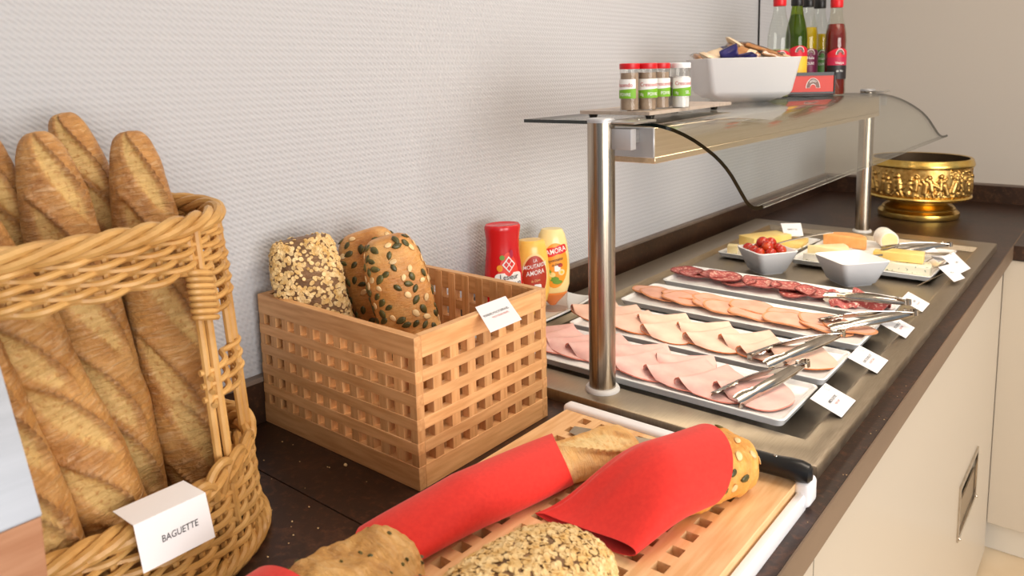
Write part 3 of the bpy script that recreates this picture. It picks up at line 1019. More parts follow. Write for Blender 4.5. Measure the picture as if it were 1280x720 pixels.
# ------------------------------------------------------------------ cards
def card(name, label, pts, lines, group=None, logo=False, thick=0.0005, cat='card'):
    """pts: four corners (a, b, c, d): a-b is the top edge of the writing read left to right, d-c the bottom edge"""
    a, b, c, d = [Vector(p) for p in pts]
    cen = (a + b + c + d) / 4
    X = (b - a).normalized()
    Y = (a - d)
    Y = (Y - X * Y.dot(X)).normalized()
    Zn = X.cross(Y)
    t = thing(name, label, cat, tuple(cen), group=group)
    mb = MB()
    q = [p - cen for p in (d, c, b, a)]
    mb.add([p + Zn * thick / 2 for p in q] + [p - Zn * thick / 2 for p in q], [(0, 1, 2, 3), (7, 6, 5, 4), (0, 4, 5, 1), (1, 5, 6, 2), (2, 6, 7, 3), (3, 7, 4, 0)])
    obj('card_sheet', mb, M['paper'], t)
    for (txt, size, oy, mt, sq) in lines:
        obj('lettering', MB().text(txt, size, lambda x, y: X * x + Y * (y + oy) + Zn * (thick / 2 + 0.0003), squash=sq), M[mt], t)
    if logo:
        w = (b - a).length
        pig = []
        for k in range(25):
            an = PI * 2 * k / 24 * 0.86
            r = 0.0042 + 0.0007 * math.sin(5 * an)
            pig.append(X * (w * 0.33 + r * 1.3 * math.cos(an)) + Y * ((a - d).length * 0.36 + r * math.sin(an)) + Zn * (thick / 2 + 0.0003))
        obj('line_drawing', MB().tube(pig, 0.00022, 4), M['ink_grey'], t)
    return t


def tray_card(label, y0, y1, xa, xb, l1, l2, za=0.034, zb=0.0185):
    card('name_card', label, [(xa, y0, za), (xa, y1, za), (xb, y1, zb), (xb, y0, zb)],
         [(l1, 0.0062, 0.001, 'ink', 0.62), (l2, 0.0048, -0.0062, 'ink_red', 0.7)], 'name cards along the meat trays', True)


tray_card('white name card at the end of the pink ham tray', 0.150, 0.216, 0.614, 0.656, 'JAMBON DE PORC', 'PORK HAM')
tray_card('white name card at the end of the orange-edged turkey tray', 0.336, 0.402, 0.610, 0.654, 'BLANC DE DINDE CUIT', 'COOKED TURKEY')
tray_card('white name card at the end of the roast pork tray', 0.527, 0.594, 0.611, 0.652, 'ROTI DE PORC CUIT', 'ROAST PORK', 0.036)
tray_card('white name card at the end of the salami tray', 0.699, 0.764, 0.604, 0.643, 'ROSETTE', 'DRY SAUSAGE', 0.036)

# ================================================================== bowls, tomatoes, cheese
def square_bowl(name, label, loc, rz, half, foot, h, wall=0.004, bottom=0.006, r=0.012, mats=None, cat='bowl', group=None, curve=None):
    def loop(s, z, rr):
        pts = []
        for (sx, sy, a0) in ((1, 1, 0), (-1, 1, 90), (-1, -1, 180), (1, -1, 270)):
            for k in range(6):
                a = math.radians(a0 + 18 * k)
                pts.append((sx * (s - rr) + rr * math.cos(a), sy * (s - rr) + rr * math.sin(a), z))
        return pts
    prof = curve or [(foot * 0.86, 0.0), (foot * 0.88, 0.003), (foot, 0.006), (half * 0.985, h - 0.003), (half, h - 0.001)]
    L = [loop(s, z, r) for s, z in prof]
    L += [loop(half - 0.001, h, r), loop(half - wall + 0.001, h, r), loop(half - wall, h - 0.002, r)]
    inner = [(s - wall, z) for s, z in reversed(prof[2:-1])]
    for s, z in inner:
        L.append(loop(s, max(z, bottom), r * 0.9))
    L.append(loop(inner[-1][0] * 0.9, bottom, r * 0.8))
    n = 24
    F = [(n * i + k, n * i + (k + 1) % n, n * i + n + (k + 1) % n, n * i + n + k) for i in range(len(L) - 1) for k in range(n)]
    F.append(tuple(reversed(range(n))))
    F.append(tuple(range(n * (len(L) - 1), n * len(L))))
    o = obj(name, MB().add([p for l in L for p in l], F), mats or M['bowl'], loc=loc, rot=(0, 0, rz), angle=50)
    return tag(o, label, cat, group)


TB, TBR = (0.272, 0.884, WZ + 0.0001), math.radians(-36)
square_bowl('square_bowl', 'small square white bowl full of cherry tomatoes', TB, TBR, 0.053, 0.035, 0.056, group='small square bowls')
EB, EBR = (0.459, 0.896, WZ + 0.0001), math.radians(-40)
square_bowl('square_bowl', 'small empty square white bowl beside the tomatoes', EB, EBR, 0.059, 0.040, 0.058, group='small square bowls')


def tomato(i, x, y, z, r):
    c, s = math.cos(TBR), math.sin(TBR)
    t = thing('cherry_tomato', 'glossy red cherry tomato in the square bowl, %s from the wall side' % ORD[i], 'tomato', (TB[0] + x * c - y * s, TB[1] + x * s + y * c, TB[2] + z), (0.4 * math.sin(i * 2), 0.4 * math.cos(i * 3), i), 'cherry tomatoes in the bowl')
    obj('flesh', MB().blob((0, 0, 0), r, r, r * 0.94, 18, 12), M['tomato'], t)
    obj('stem_scar', MB().lathe([(0.0016, 0), (0.0012, 0.0006)], 8, (0, 0, r * 0.93)), M['turkey_rim'], t)


for i, (x, y, z, r) in enumerate([(-.032, .024, .054, .0130), (-.028, -.004, .052, .0130), (-.032, -.031, .053, .0125), (-.005, -.032, .052, .0130), (-.009, -.007, .068, .0150), (.004, .026, .054, .0130), (.017, -.010, .064, .0140), (.021, -.034, .052, .0130), (.031, .016, .056, .0130), (.002, .008, .044, .0130), (.036, -.013, .053, .0125), (-.010, .016, .066, .0135)]):
    tomato(i, x, y, z, r)


def sweep_strip(pts, widths, t, updir=(0, 0, 1), cup=0.0):
    pts = [Vector(p) for p in pts]
    n = len(pts) - 1

    def f(a, b):
        i = min(n, int(round(a * n)))
        d = (pts[min(i + 1, n)] - pts[max(i - 1, 0)]).normalized()
        s = d.cross(Vector(updir)).normalized()
        up = s.cross(d)
        v = 2 * b - 1
        return pts[i] + s * (widths[i] * v) + up * (cup * (v * v) * widths[i])
    return MB().sheet(f, n, 6, t)


# spoon standing in the tomatoes
t = thing('serving_spoon', 'steel spoon with a flared handle lying in the tomato bowl', 'spoon', (0.280, 0.905, 0.064))
P = [(-0.020, -0.020, -0.006), (0.0, 0.0, 0.0), (0.02, 0.02, 0.007), (0.045, 0.042, 0.014), (0.072, 0.062, 0.021), (0.094, 0.080, 0.026), (0.106, 0.090, 0.027)]
obj('handle', sweep_strip(P, [0.003, 0.003, 0.0034, 0.0045, 0.0065, 0.0085, 0.0075], 0.0016), M['steel'], t)
mbp = MB().blob((-0.034, -0.032, -0.010), 0.019, 0.013, 0.005, 14, 8)
obj('spoon_bowl', mbp, M['chrome'], t)

# cheese plates
pl = obj('cheese_plate', tray_mesh(-0.075, 0.075, -0.15, 0.15, 0.0, 0.017, 0.0135, flare=0.012), M['porcelain'], loc=(0.205, 1.085, WZ + 0.0001), rot=(0, 0, math.radians(-4)))
tag(pl, 'white cheese plate behind the tomato bowl on the wall side', 'plate', 'white cheese plates')
pl = obj('cheese_plate', tray_mesh(-0.155, 0.155, -0.155, 0.155, 0.0, 0.019, 0.0155, flare=0.014), M['porcelain'], loc=(0.452, 1.118, WZ + 0.0001), rot=(0, 0, 0))
tag(pl, 'large white square cheese plate behind the empty bowl', 'plate', 'white cheese plates')
CZ = WZ + 0.0158
M['cheese'] = mat('yellow_cheese', lin(246, 208, 116), 0.4, col2=lin(250, 220, 140), nscale=20, sss=0.2, bump=0.05, bscale=60)
M['cheese_pale'] = mat('pale_cheese', lin(248, 226, 164), 0.4, col2=lin(252, 236, 190), nscale=20, sss=0.2, bump=0.05, bscale=60)
M['cheese_rind'] = mat('orange_rind', lin(238, 162, 92), 0.5, col2=lin(246, 182, 116), nscale=40, bump=0.1, bscale=90)
M['white_rind'] = mat('white_rind', lin(240, 234, 222), 0.6, col2=lin(250, 246, 238), nscale=40, bump=0.25, bscale=90)
M['blue'] = mat('blue_cheese', lin(244, 238, 214), 0.5, col2=lin(120, 140, 116), nscale=130, lo=0.6, hi=0.68, bump=0.1, bscale=90)


def wedge(name, label, poly, z0, h, mats, loc, rz, tilt=0.0, bev=0.0015):
    bm = bmesh.new()
    vs = [bm.verts.new((x, y, 0)) for x, y in poly]
    bm.faces.new(vs)
    r = bmesh.ops.extrude_face_region(bm, geom=list(bm.faces))
    for e in r['geom']:
        if isinstance(e, bmesh.types.BMVert):
            e.co.z += h
    bmesh.ops.recalc_face_normals(bm, faces=bm.faces)
    bmesh.ops.bevel(bm, geom=list(bm.edges), offset=bev, segments=2, affect='EDGES', profile=0.5)
    bm.verts.index_update()
    mb = MB().add([w.co for w in bm.verts], [[w.index for w in q.verts] for q in bm.faces])
    bm.free()
    if len(mats) > 1:
        for q in range(len(mb.f)):
            zz = [mb.v[i][2] for i in mb.f[q]]
            if max(zz) - min(zz) > h * 0.5:
                mb.m[q] = 1
    mm = Matrix.Translation((loc[0], loc[1], z0)) @ Matrix.Rotation(rz, 4, 'Z') @ Matrix.Rotation(tilt, 4, 'X')
    return tag(obj(name, mb, mats, loc=mm, angle=50), label, 'cheese', 'cheeses on the plates')


arc = lambda r, a0, a1, n: [(r * math.cos(math.radians(a0 + (a1 - a0) * k / n)), r * math.sin(math.radians(a0 + (a1 - a0) * k / n))) for k in range(n + 1)]
PZ = WZ + 0.0137
wedge('cheese_block', 'long yellow cheese block behind the tomatoes', [(-.030, -.062), (.030, -.062), (.030, .062), (-.030, .062)], PZ, 0.030, [M['cheese']], (0.190, 1.085), math.radians(-28))
wedge('cheese_cube', 'small pale yellow cheese piece on the corner of the plate by the wall', [(-.012, -.014), (.012, -.014), (.012, .014), (-.012, .014)], PZ, 0.020, [M['cheese_pale']], (0.152, 0.965), 0.3)
wedge('cheese_slice', 'flat yellow cheese slice beside the card stake', [(-.03, -.045), (.03, -.045), (.03, .045), (-.03, .045)], PZ, 0.012, [M['cheese']], (0.246, 1.14), math.radians(8))
wedge('cheese_wheel_half', 'orange-rind half wheel of cheese on the square plate', arc(.055, 0, 180, 16), CZ, 0.030, [M['cheese_rind'], M['cheese_rind']], (0.365, 1.165), math.radians(-6), bev=0.004)
wedge('cheese_wedge', 'pale yellow cheese wedge in front of the orange half wheel', [(0, 0)] + arc(.095, -22, 26, 8), CZ, 0.026, [M['cheese_pale'], M['cheese_pale']], (0.318, 1.03), math.radians(20))
wedge('cheese_wedge', 'white rind cheese wedge under the yellow wedge near the tomato bowl', [(0, 0)] + arc(.08, -20, 20, 8), CZ, 0.016, [M['blue'], M['white_rind']], (0.322, 0.985), math.radians(8))
wedge('cheese_slice', 'thin yellow cheese slice in the middle of the square plate', [(-.04, -.02), (.045, -.016), (.04, .022), (-.038, .02)], CZ, 0.010, [M['cheese']], (0.43, 1.06), math.radians(20))
g = thing('goat_cheese_log', 'short white goat cheese log standing by the far post', 'cheese', (0.452, 1.225, CZ + 0.024), group='cheeses on the plates')
gm = Matrix.Rotation(math.radians(90), 4, 'X')
obj('rind', MB().lathe([(0.019, -0.034), (0.0225, -0.032), (0.0235, -0.026), (0.0235, 0.028), (0.021, 0.033)], 28), M['white_rind'], g, Matrix.Rotation(math.radians(28), 4, 'Z') @ gm)
obj('cut_face', MB().lathe([(0.0192, 0.0), (0.0185, 0.0008)], 24), M['cheese_pale'], g, Matrix.Rotation(math.radians(28), 4, 'Z') @ gm @ Matrix.Translation((0, 0, 0.0331)))
wedge('blue_cheese_wedge', 'blue-veined white cheese wedge at the front edge of the square plate', [(0, 0)] + arc(.10, -14, 22, 8), CZ, 0.020, [M['blue'], M['blue']], (0.502, 0.985), math.radians(8))
wedge('cheese_wedge', 'bright yellow cheese wedge at the card end of the square plate', [(0, 0), (.082, -.014), (.088, .03), (.02, .042)], CZ + 0.0215, 0.020, [M['cheese'], M['cheese']], (0.500, 0.992), math.radians(14))
wedge('cheese_cube', 'yellow cheese piece under the tong tips', [(-.025, -.016), (.025, -.016), (.028, .016), (-.022, .016)], CZ, 0.018, [M['cheese']], (0.478, 1.105), 0.2)
tongs('steel tongs lying across the square cheese plate', (0.600, 1.185, 0.052), (0.470, 1.105, 0.045), (0.508, 1.075, 0.043))
t = thing('cheese_knife', 'narrow steel cheese knife across the plate edge by the tongs', 'knife', (0.55, 1.04, 0.046))
obj('blade', sweep_strip([(-0.10, -0.055, -0.004), (-0.04, -0.02, 0.002), (0.0, 0.0, 0.004)], [0.006, 0.008, 0.005], 0.0012), M['chrome'], t)
obj('handle', sweep_strip([(0.0, 0.0, 0.0045), (0.03, 0.018, 0.005), (0.07, 0.05, 0.004)], [0.004, 0.006, 0.007], 0.004), M['steel'], t)
pb = obj('paper_slip', MB().box(-.045, .045, -.014, .014, 0, .0012, 0.0004, seg=1), M['porcelain'], loc=(0.415, 1.195, CZ), rot=(0, 0, 0.5))
tag(pb, 'small white paper slip under the goat cheese log', 'paper slip')


def stake_card(label, base, top, pts, l1):
    c = card('cheese_card', label, pts, [(l1, 0.0075, 0.0, 'ink', 0.7)], 'cheese name cards')
    b, t = Vector(base) - c.location + Vector((0, 0, ZC)), Vector(top) - c.location + Vector((0, 0, ZC))
    obj('stake', MB().tube([b, t], 0.0011, 6), M['steel'], c)


stake_card('white cheese card on a stake behind the tomatoes', (0.150, 1.30, 0.020), (0.232, 1.165, 0.050), [(0.205, 1.155, 0.066), (0.248, 1.185, 0.066), (0.268, 1.15, 0.040), (0.228, 1.12, 0.040)], 'EMMENTAL')
stake_card('white cheese card nearest the plate corner, leaning on the steel rim', (0.590, 0.905, 0.012), (0.640, 1.02, 0.034), [(0.618, 0.972, 0.044), (0.635, 1.020, 0.044), (0.668, 0.985, 0.024), (0.655, 0.940, 0.024)], 'BLEU')
stake_card('white folded cheese card at the back of the pair on the steel rim', (0.585, 1.02, 0.02), (0.640, 1.09, 0.040), [(0.612, 1.040, 0.052), (0.625, 1.105, 0.052), (0.665, 1.075, 0.026), (0.655, 1.015, 0.026)], 'COMTE')
stake_card('white cheese card farthest from the camera beside the tongs', (0.565, 1.075, 0.02), (0.592, 1.115, 0.04), [(0.570, 1.082, 0.052), (0.580, 1.130, 0.052), (0.612, 1.105, 0.034), (0.602, 1.06, 0.034)], 'BRIE')
# ================================================================== things standing on the glass shelf
GZ = 0.4098
M['slab'] = stone('pale_marble', lin(176, 158, 142), lin(196, 180, 166), lin(130, 112, 98), 0.35)
ms = thing('marble_slab', 'thin pale marbled slab on small black feet on the glass shelf', 'slab', (0.312, 0.29, GZ))
poly = [(-0.050, -0.172), (0.071, -0.172), (0.050, 0.165), (-0.072, 0.178)]
obj('slab_top', MB().prism(poly, 0.0078, 0.0130), M['slab'], ms)
for fx, fy in ((0.060, -0.150), (0.028, 0.140), (-0.040, -0.150), (-0.055, 0.150)):
    obj('foot', MB().lathe([(0.0055, 0.0), (0.0075, 0.0078)], 14, (fx, fy, 0)), M['black'], ms)
SZ = GZ + 0.0131
M['clear'] = thin_glass('clear_plastic', (0.94, 0.94, 0.93, 1), 0.05, 1.4)
M['pepper'] = mat('ground_pepper', lin(150, 126, 104), 0.7, col2=lin(172, 150, 128), nscale=90, bump=0.2, bscale=300)
M['salt'] = mat('salt', lin(240, 238, 236), 0.7, bump=0.2, bscale=300)
M['lid_red'] = mat('red_lid', lin(206, 26, 34), 0.35, bump=0.03, bscale=90)
M['lid_white'] = mat('white_lid', lin(240, 238, 238), 0.35, bump=0.03, bscale=90)
M['green'] = mat('label_green', lin(120, 176, 38), 0.5, bump=0.01, bscale=90)
M['pink_ink'] = mat('label_red_script', lin(196, 60, 60), 0.5, bump=0.01, bscale=90)


def cyl_map(r, az):
    return lambda x, y, o=0.0: ((r + o) * math.cos(az + x / r), (r + o) * math.sin(az + x / r), y)


def shaker(label, loc, az, salt=False, h=0.0705, r=0.0142):
    t = thing('spice_shaker', label, 'shaker', loc, group='spice shakers on the marble slab')
    obj('tub', MB().lathe([(r - 0.001, 0.0), (r, 0.001), (r * 1.03, h * 0.88)], 28), M['clear'], t)
    obj('contents', MB().lathe([(r - 0.002, 0.0015), (r - 0.0014, 0.003), (r - 0.0012, h * (0.70 if salt else 0.80))], 24), M['salt' if salt else 'pepper'], t)
    obj('lid', MB().lathe([(r * 1.05, h * 0.88), (r * 1.07, h * 0.89), (r * 1.07, h * 0.985), (r * 1.0, h)], 28), M['lid_white' if salt else 'lid_red'], t)
    mp = cyl_map(r * 1.02, az)
    lab = obj('paper_label', MB().sheet(lambda a, b: mp((a - 0.5) * 0.040, h * (0.27 + 0.40 * b), 0.0006), 14, 2, 0.0002), M['white'], t)
    obj('green_band', MB().sheet(lambda a, b: mp((a - 0.5) * 0.0402, h * (0.265 + 0.16 * b + (0.05 * b * a)), 0.0009), 14, 3, 0.0002), M['green'], lab)
    obj('lettering', MB().text('Crescendo', 0.0085, lambda x, y: mp(x, h * 0.545 + y, 0.0012), squash=0.8), M['pink_ink'], lab)
    obj('lettering', MB().text('SEL' if salt else 'POIVRE', 0.0068, lambda x, y: mp(x + 0.004, h * 0.345 + y, 0.0014), squash=0.75), M['white'], lab)
    obj('lettering', MB().text('18g', 0.006, lambda x, y: mp(x - 0.013, h * 0.34 + y, 0.0014), squash=0.75), M['white'], lab)
    return t


caz = lambda x, y: math.atan2(-0.8783 - y, 0.9385 - x)
for (x, y, da, salt, lab) in ((0.339, 0.137, -0.75, False, 'red-lidded pepper shaker nearest the steel post'),
                              (0.354, 0.163, 0.35, False, 'red-lidded pepper shaker in the middle, standing in front'),
                              (0.349, 0.214, 0.35, False, 'red-lidded pepper shaker beside the white salt shakers'),
                              (0.318, 0.190, 0.3, False, 'red-lidded pepper shaker standing behind the other two'),
                              (0.352, 0.256, 0.2, True, 'white salt shaker half hidden behind the pepper shakers'),
                              (0.370, 0.242, 0.45, True, 'white salt shaker nearest the large white bowl')):
    shaker(lab, (x, y, SZ), caz(x, y) + da, salt)

# big white bowl of wrapped biscuits
BW, BWR = (0.248, 0.765, GZ), math.radians(39.4)
square_bowl('square_bowl', 'large square white bowl heaped with wrapped biscuits on the glass shelf', BW, BWR, 0.100, 0.05, 0.094, wall=0.005, bottom=0.008, r=0.012, mats=M['bowl_big'],
            curve=[(0.044, 0.0), (0.050, 0.0008), (0.082, 0.016), (0.0865, 0.024), (0.099, 0.091), (0.100, 0.093)])
M['cello'] = thin_glass('cellophane', (0.93, 0.9, 0.88, 1), 0.12, 1.6)
M['biscuit'] = mat('biscuit', lin(186, 128, 74), 0.6, col2=lin(214, 166, 112), nscale=60, bump=0.2, bscale=120, var=0.15)
M['blue_wrap'] = mat('blue_wrapper', lin(36, 34, 92), 0.3, col2=lin(60, 56, 120), nscale=30, bump=0.15, bscale=60)
M['cream_wrap'] = mat('cream_wrapper', lin(226, 206, 176), 0.3, col2=lin(204, 176, 140), nscale=40, bump=0.25, bscale=60)
M['yellow_ink'] = mat('yellow_print', lin(232, 200, 60), 0.5, bump=0.01, bscale=90)
R = random.Random(11)
c, s = math.cos(BWR), math.sin(BWR)
BIS = [(-0.070, -0.060, 0.092, 0.3, 0.25, 0.4, 0), (-0.045, -0.070, 0.098, -0.5, 0.5, 1.2, 1), (-0.052, -0.030, 0.105, 0.4, -0.3, 0.2, 0), (-0.015, -0.062, 0.103, 0.7, 0.4, -0.6, 2), (0.000, -0.065, 0.092, -0.2, 0.2, 0.9, 1),
       (-0.012, -0.025, 0.118, 0.5, 0.35, 0.8, 0), (0.030, -0.045, 0.108, -0.25, 0.35, -0.35, 2), (0.028, -0.010, 0.112, 0.2, 0.3, 0.5, 2), (0.060, -0.060, 0.096, 0.15, 0.3, -0.2, 2), (0.062, -0.015, 0.098, -0.2, 0.2, 0.4, 0),
       (-0.06, 0.03, 0.095, 0.3, 0.1, 0.2, 2), (0.0, 0.045, 0.100, 0.1, -0.3, 1.0, 0), (0.05, 0.045, 0.096, -0.2, 0.2, 0.6, 1), (0.0, 0.0, 0.092, 0.1, 0.0, 0.3, 2)]
BL = ['pale wrapped biscuit at the left edge of the big bowl', 'dark blue biscuit sachet with yellow print on the left of the heap', 'pale wrapped biscuit behind the left blue sachet', 'clear-wrapped biscuit standing upright left of the middle of the heap', 'dark blue biscuit sachet with yellow print low at the bowl rim',
      'pale wrapped biscuit on top of the heap', 'large clear-wrapped biscuit lying on the front of the heap', 'clear-wrapped biscuit at the top right of the heap', 'clear-wrapped biscuit at the right end of the bowl rim', 'pale wrapped biscuit at the back right of the heap',
      'clear-wrapped biscuit at the back left of the heap', 'pale wrapped biscuit at the back of the heap', 'dark blue sachet at the back right of the heap', 'clear-wrapped biscuit buried in the middle of the heap']
for k, (x, y, z, rx, ry, rz, kind) in enumerate(BIS):
    t = thing('wrapped_biscuit', BL[k], 'biscuit', (BW[0] + x * c - y * s, BW[1] + x * s + y * c, BW[2] + z), (rx, ry, rz + BWR), 'wrapped biscuits in the big bowl')
    hw, hl = 0.016, 0.026 if kind != 2 else 0.034
    if kind != 1:
        obj('biscuit', MB().box(-hl, hl, -hw, hw, -0.0045, 0.0045, 0.002), M['biscuit'], t)
    ph = R.uniform(0, 6)

    def f(a, b, sg=1):
        u, v = 2 * a - 1, 2 * b - 1
        q = max(0.0, 1 - max(abs(u), abs(v)) ** 4)
        return (u * (hl + 0.008), v * (hw + 0.003), sg * (0.0008 + 0.0062 * q ** 0.5) + 0.0012 * math.sin(9 * u + ph) * (1 - q))
    mw = M['cello'] if kind == 2 else (M['blue_wrap'] if kind == 1 else M['cream_wrap'])
    mbw = MB()
    mbw.sheet(lambda a, b: f(a, b, 1), 12, 8, 0.0004)
    w_ = obj('wrapper', mbw, mw, t)
    obj('wrapper_underside', MB().sheet(lambda a, b: f(a, b, -1), 12, 8, 0.0004), mw, t)
    if kind == 1:
        obj('printed_star', MB().prism([(0.006 * (1 if i % 2 else 0.55) * math.cos(i * PI / 5), 0.006 * (1 if i % 2 else 0.55) * math.sin(i * PI / 5)) for i in range(10)], 0.0074, 0.0078), M['yellow_ink'], w_)
    else:
        obj('printed_band', MB().sheet(lambda a, b: (lambda p: (p[0], p[1], p[2] + 0.0006))(f(0.60 + 0.2 * a, 0.06 + 0.88 * b, 1)), 3, 8, 0.0002), M['blue_wrap' if kind == 0 else 'cream_wrap'], w_)

# oil and vinegar rack
M['rack_red'] = mat('rack_red', lin(198, 66, 56), 0.5, bump=0.02, bscale=90)
M['logo_grey'] = mat('logo_taupe', lin(120, 92, 84), 0.5, bump=0.02, bscale=90)
M['bottle_glass'] = thin_glass('bottle_glass', (0.93, 0.95, 0.92, 1), 0.0, 1.5)
M['bottle_green'] = thin_glass('green_bottle_glass', (0.45, 0.55, 0.12, 1), 0.0, 1.5)
M['oil'] = mat('yellow_oil', lin(206, 170, 20), 0.15, col2=lin(222, 190, 40), nscale=30, trans=0.5, ior=1.2)
M['oil_green'] = mat('green_oil', lin(112, 132, 30), 0.15, col2=lin(140, 156, 50), nscale=30, trans=0.4, ior=1.2)
M['oil_pale'] = mat('pale_vinegar', lin(176, 184, 120), 0.2, col2=lin(196, 200, 150), nscale=30, trans=0.6, ior=1.15)
M['vinegar'] = mat('red_vinegar', lin(112, 26, 16), 0.12, col2=lin(130, 34, 22), nscale=30, coat=0.5, trans=0.2, ior=1.2)
for k_, c_ in (('lab_red', (204, 30, 48)), ('lab_yellow', (238, 190, 60)), ('lab_purple', (104, 24, 62)), ('lab_green', (76, 128, 52)), ('lab_black', (34, 28, 30)), ('lab_cream', (236, 214, 160)), ('lab_pink', (178, 34, 70))):
    M[k_] = mat('print_' + k_[4:], lin(*c_), 0.45, bump=0.01, bscale=90)
rk = thing('bottle_rack', 'black oil and vinegar rack with a red front on the glass shelf', 'rack', (0.290, 1.068, GZ), (0, 0, math.radians(39.4)))
obj('tray', MB().box(-0.058, 0.056, -0.030, 0.20, 0.0, 0.006, 0.001), M['black'], rk)
fp = obj('front_panel', MB().box(-0.056, 0.054, -0.0335, -0.0305, 0.006, 0.056, 0.0008, seg=1), M['rack_red'], rk)
for z0, z1 in ((0.0065, 0.0115), (0.0505, 0.0585)):
    obj('black_border', MB().box(-0.0562, 0.0542, -0.0345, -0.0338, z0, z1), M['black'], fp)
for x in (-0.0605, 0.0565):
    obj('side_panel', MB().box(x, x + 0.002, -0.033, 0.20, 0.006, 0.05), M['black'], rk)


def arch(mapf, w, h, t):
    P_, n = [], 14
    for k in range(n + 1):
        a = PI * k / n
        P_.append((w * math.cos(a), h * math.sin(a)))
    Q = [(x * (1 - t), y * (1 - t * 1.1) - 0.0) for x, y in P_]
    V = [mapf(x, y) for x, y in P_] + [mapf(x, y) for x, y in Q]
    return MB().add(V, [(k, k + 1, n + 2 + k, n + 1 + k) for k in range(n)])


fm = lambda x, y, o=0.0: (x + 0.004, -0.0337 - o, y + 0.021)
obj('arch_emblem', arch(lambda x, y: fm(x, y), 0.0175, 0.024, 0.58), M['white'], fp)
obj('arch_emblem_inner', arch(lambda x, y: fm(x * 0.92, y * 0.94 + 0.0006, 0.0004), 0.0175, 0.024, 0.52), M['logo_grey'], fp)
for i, ch in enumerate('PUGET'):
    pass
obj('lettering', MB().text('PUGET', 0.0065, lambda x, y: fm(x * 0.95, y * 1.2 + 0.0170 - (x * x) * 55, 0.0008), squash=0.85), M['white'], fp)


def bottle(label, loc, az, cap, liquid, level, glass, bands, r=0.026, h=0.245):
    t = thing('oil_bottle', label, 'bottle', loc, group='oil and vinegar bottles')
    prof = [(r * 0.93, 0.0), (r, 0.004), (r, 0.135), (r * 0.97, 0.150), (r * 0.82, 0.172), (r * 0.62, 0.192), (0.0135, 0.210), (0.0125, 0.222)]
    obj('glass_body', MB().lathe(prof, 32), glass, t)
    lp = [(p[0] - 0.0018, p[1] + 0.002) for p in prof if p[1] < level]
    lp.append((lp[-1][0] * (0.98 if level < 0.15 else 0.9), level))
    obj('liquid', MB().lathe(lp, 28), liquid, t)
    obj('cap', MB().lathe([(0.0140, 0.216), (0.0150, 0.218), (0.0150, 0.2415), (0.0138, 0.2435)], 24), cap, t)
    mp = cyl_map(r, az)
    for (z0, z1, mt, top) in bands:
        obj('label_band', MB().sheet(lambda a, b: mp((a - 0.5) * 0.062, z0 + (z1 - z0 + top * math.sin(PI * a)) * b, 0.0007), 16, 3, 0.0003), M[mt], t)
    e = arch(lambda x, y: mp(x, y + bands[-1][1] - 0.004, 0.0018), 0.0105, 0.014, 0.5)
    obj('arch_emblem', e, M['white'], t)
    obj('arch_emblem_inner', arch(lambda x, y: mp(x * 0.86, y * 0.9 + bands[-1][1] - 0.0036, 0.0024), 0.0105, 0.014, 0.45), M['logo_grey'], t)
    return t


BT = [(0.2515, 0.981, 'lid_red', 'oil_pale', 0.115, 'bottle_glass', [(0.050, 0.088, 'lab_cream', 0), (0.088, 0.100, 'lab_red', 0.012)], 'clear glass bottle with a red cap at the left end of the rack', (), 0.3),
      (0.2560, 1.088, 'black', 'oil_green', 0.195, 'bottle_green', [(0.045, 0.092, 'lab_yellow', 0), (0.092, 0.106, 'lab_red', 0.012)], 'green glass oil bottle with a black cap', (), 0.35),
      (0.2600, 1.158, 'black', 'oil', 0.165, 'bottle_glass', [(0.045, 0.100, 'lab_purple', 0.012)], 'yellow oil bottle with a purple label', (('Huile', 0.010, 0.088), ('OLIVE', 0.009, 0.074)), 0.35),
      (0.2660, 1.230, 'black', 'oil', 0.150, 'bottle_glass', [(0.045, 0.098, 'lab_green', 0.012)], 'yellow oil bottle with a green label', (('Huile', 0.010, 0.086), ('OLIVE', 0.009, 0.072)), 0.35),
      (0.3310, 1.154, 'lid_red', 'vinegar', 0.176, 'bottle_glass', [(0.040, 0.074, 'lab_black', 0), (0.074, 0.094, 'lab_pink', 0), (0.094, 0.104, 'lab_red', 0.012)], 'dark red vinegar bottle with a red cap at the right of the rack', (('Vinaigre', 0.0085, 0.080), ('de Vin', 0.008, 0.060)), 0.45)]
for (x, y, cap, liq, lev, gl, bands, lab, words, da) in BT:
    az = caz(x, y) + da
    b = bottle(lab, (x, y, GZ + (0.0062 if lab.startswith(('green', 'yellow')) else 0.0002)), az, M[cap], M[liq], lev, M[gl], bands)
    mp = cyl_map(0.026, az)
    for (w, sz, z) in words:
        obj('lettering', MB().text(w, sz, lambda px, py: mp(px, py + z, 0.0016), squash=0.8), M['white'], b)

# cable coming down the wall to the lamp rail
pts = [(-0.0105, 1.517, 1.60 - 0.10 * k) for k in range(12)] + [(-0.008, 1.515, 0.455), (0.02, 1.49, 0.425), (0.12, 1.42, 0.405), (0.22, 1.36, 0.390), (0.300, 1.327, 0.382)]
o = obj('power_cable', MB().tube(pts, 0.0027, 8), M['black'])
tag(o, 'thin black cable hanging straight down the wall behind the big white bowl', 'cable')

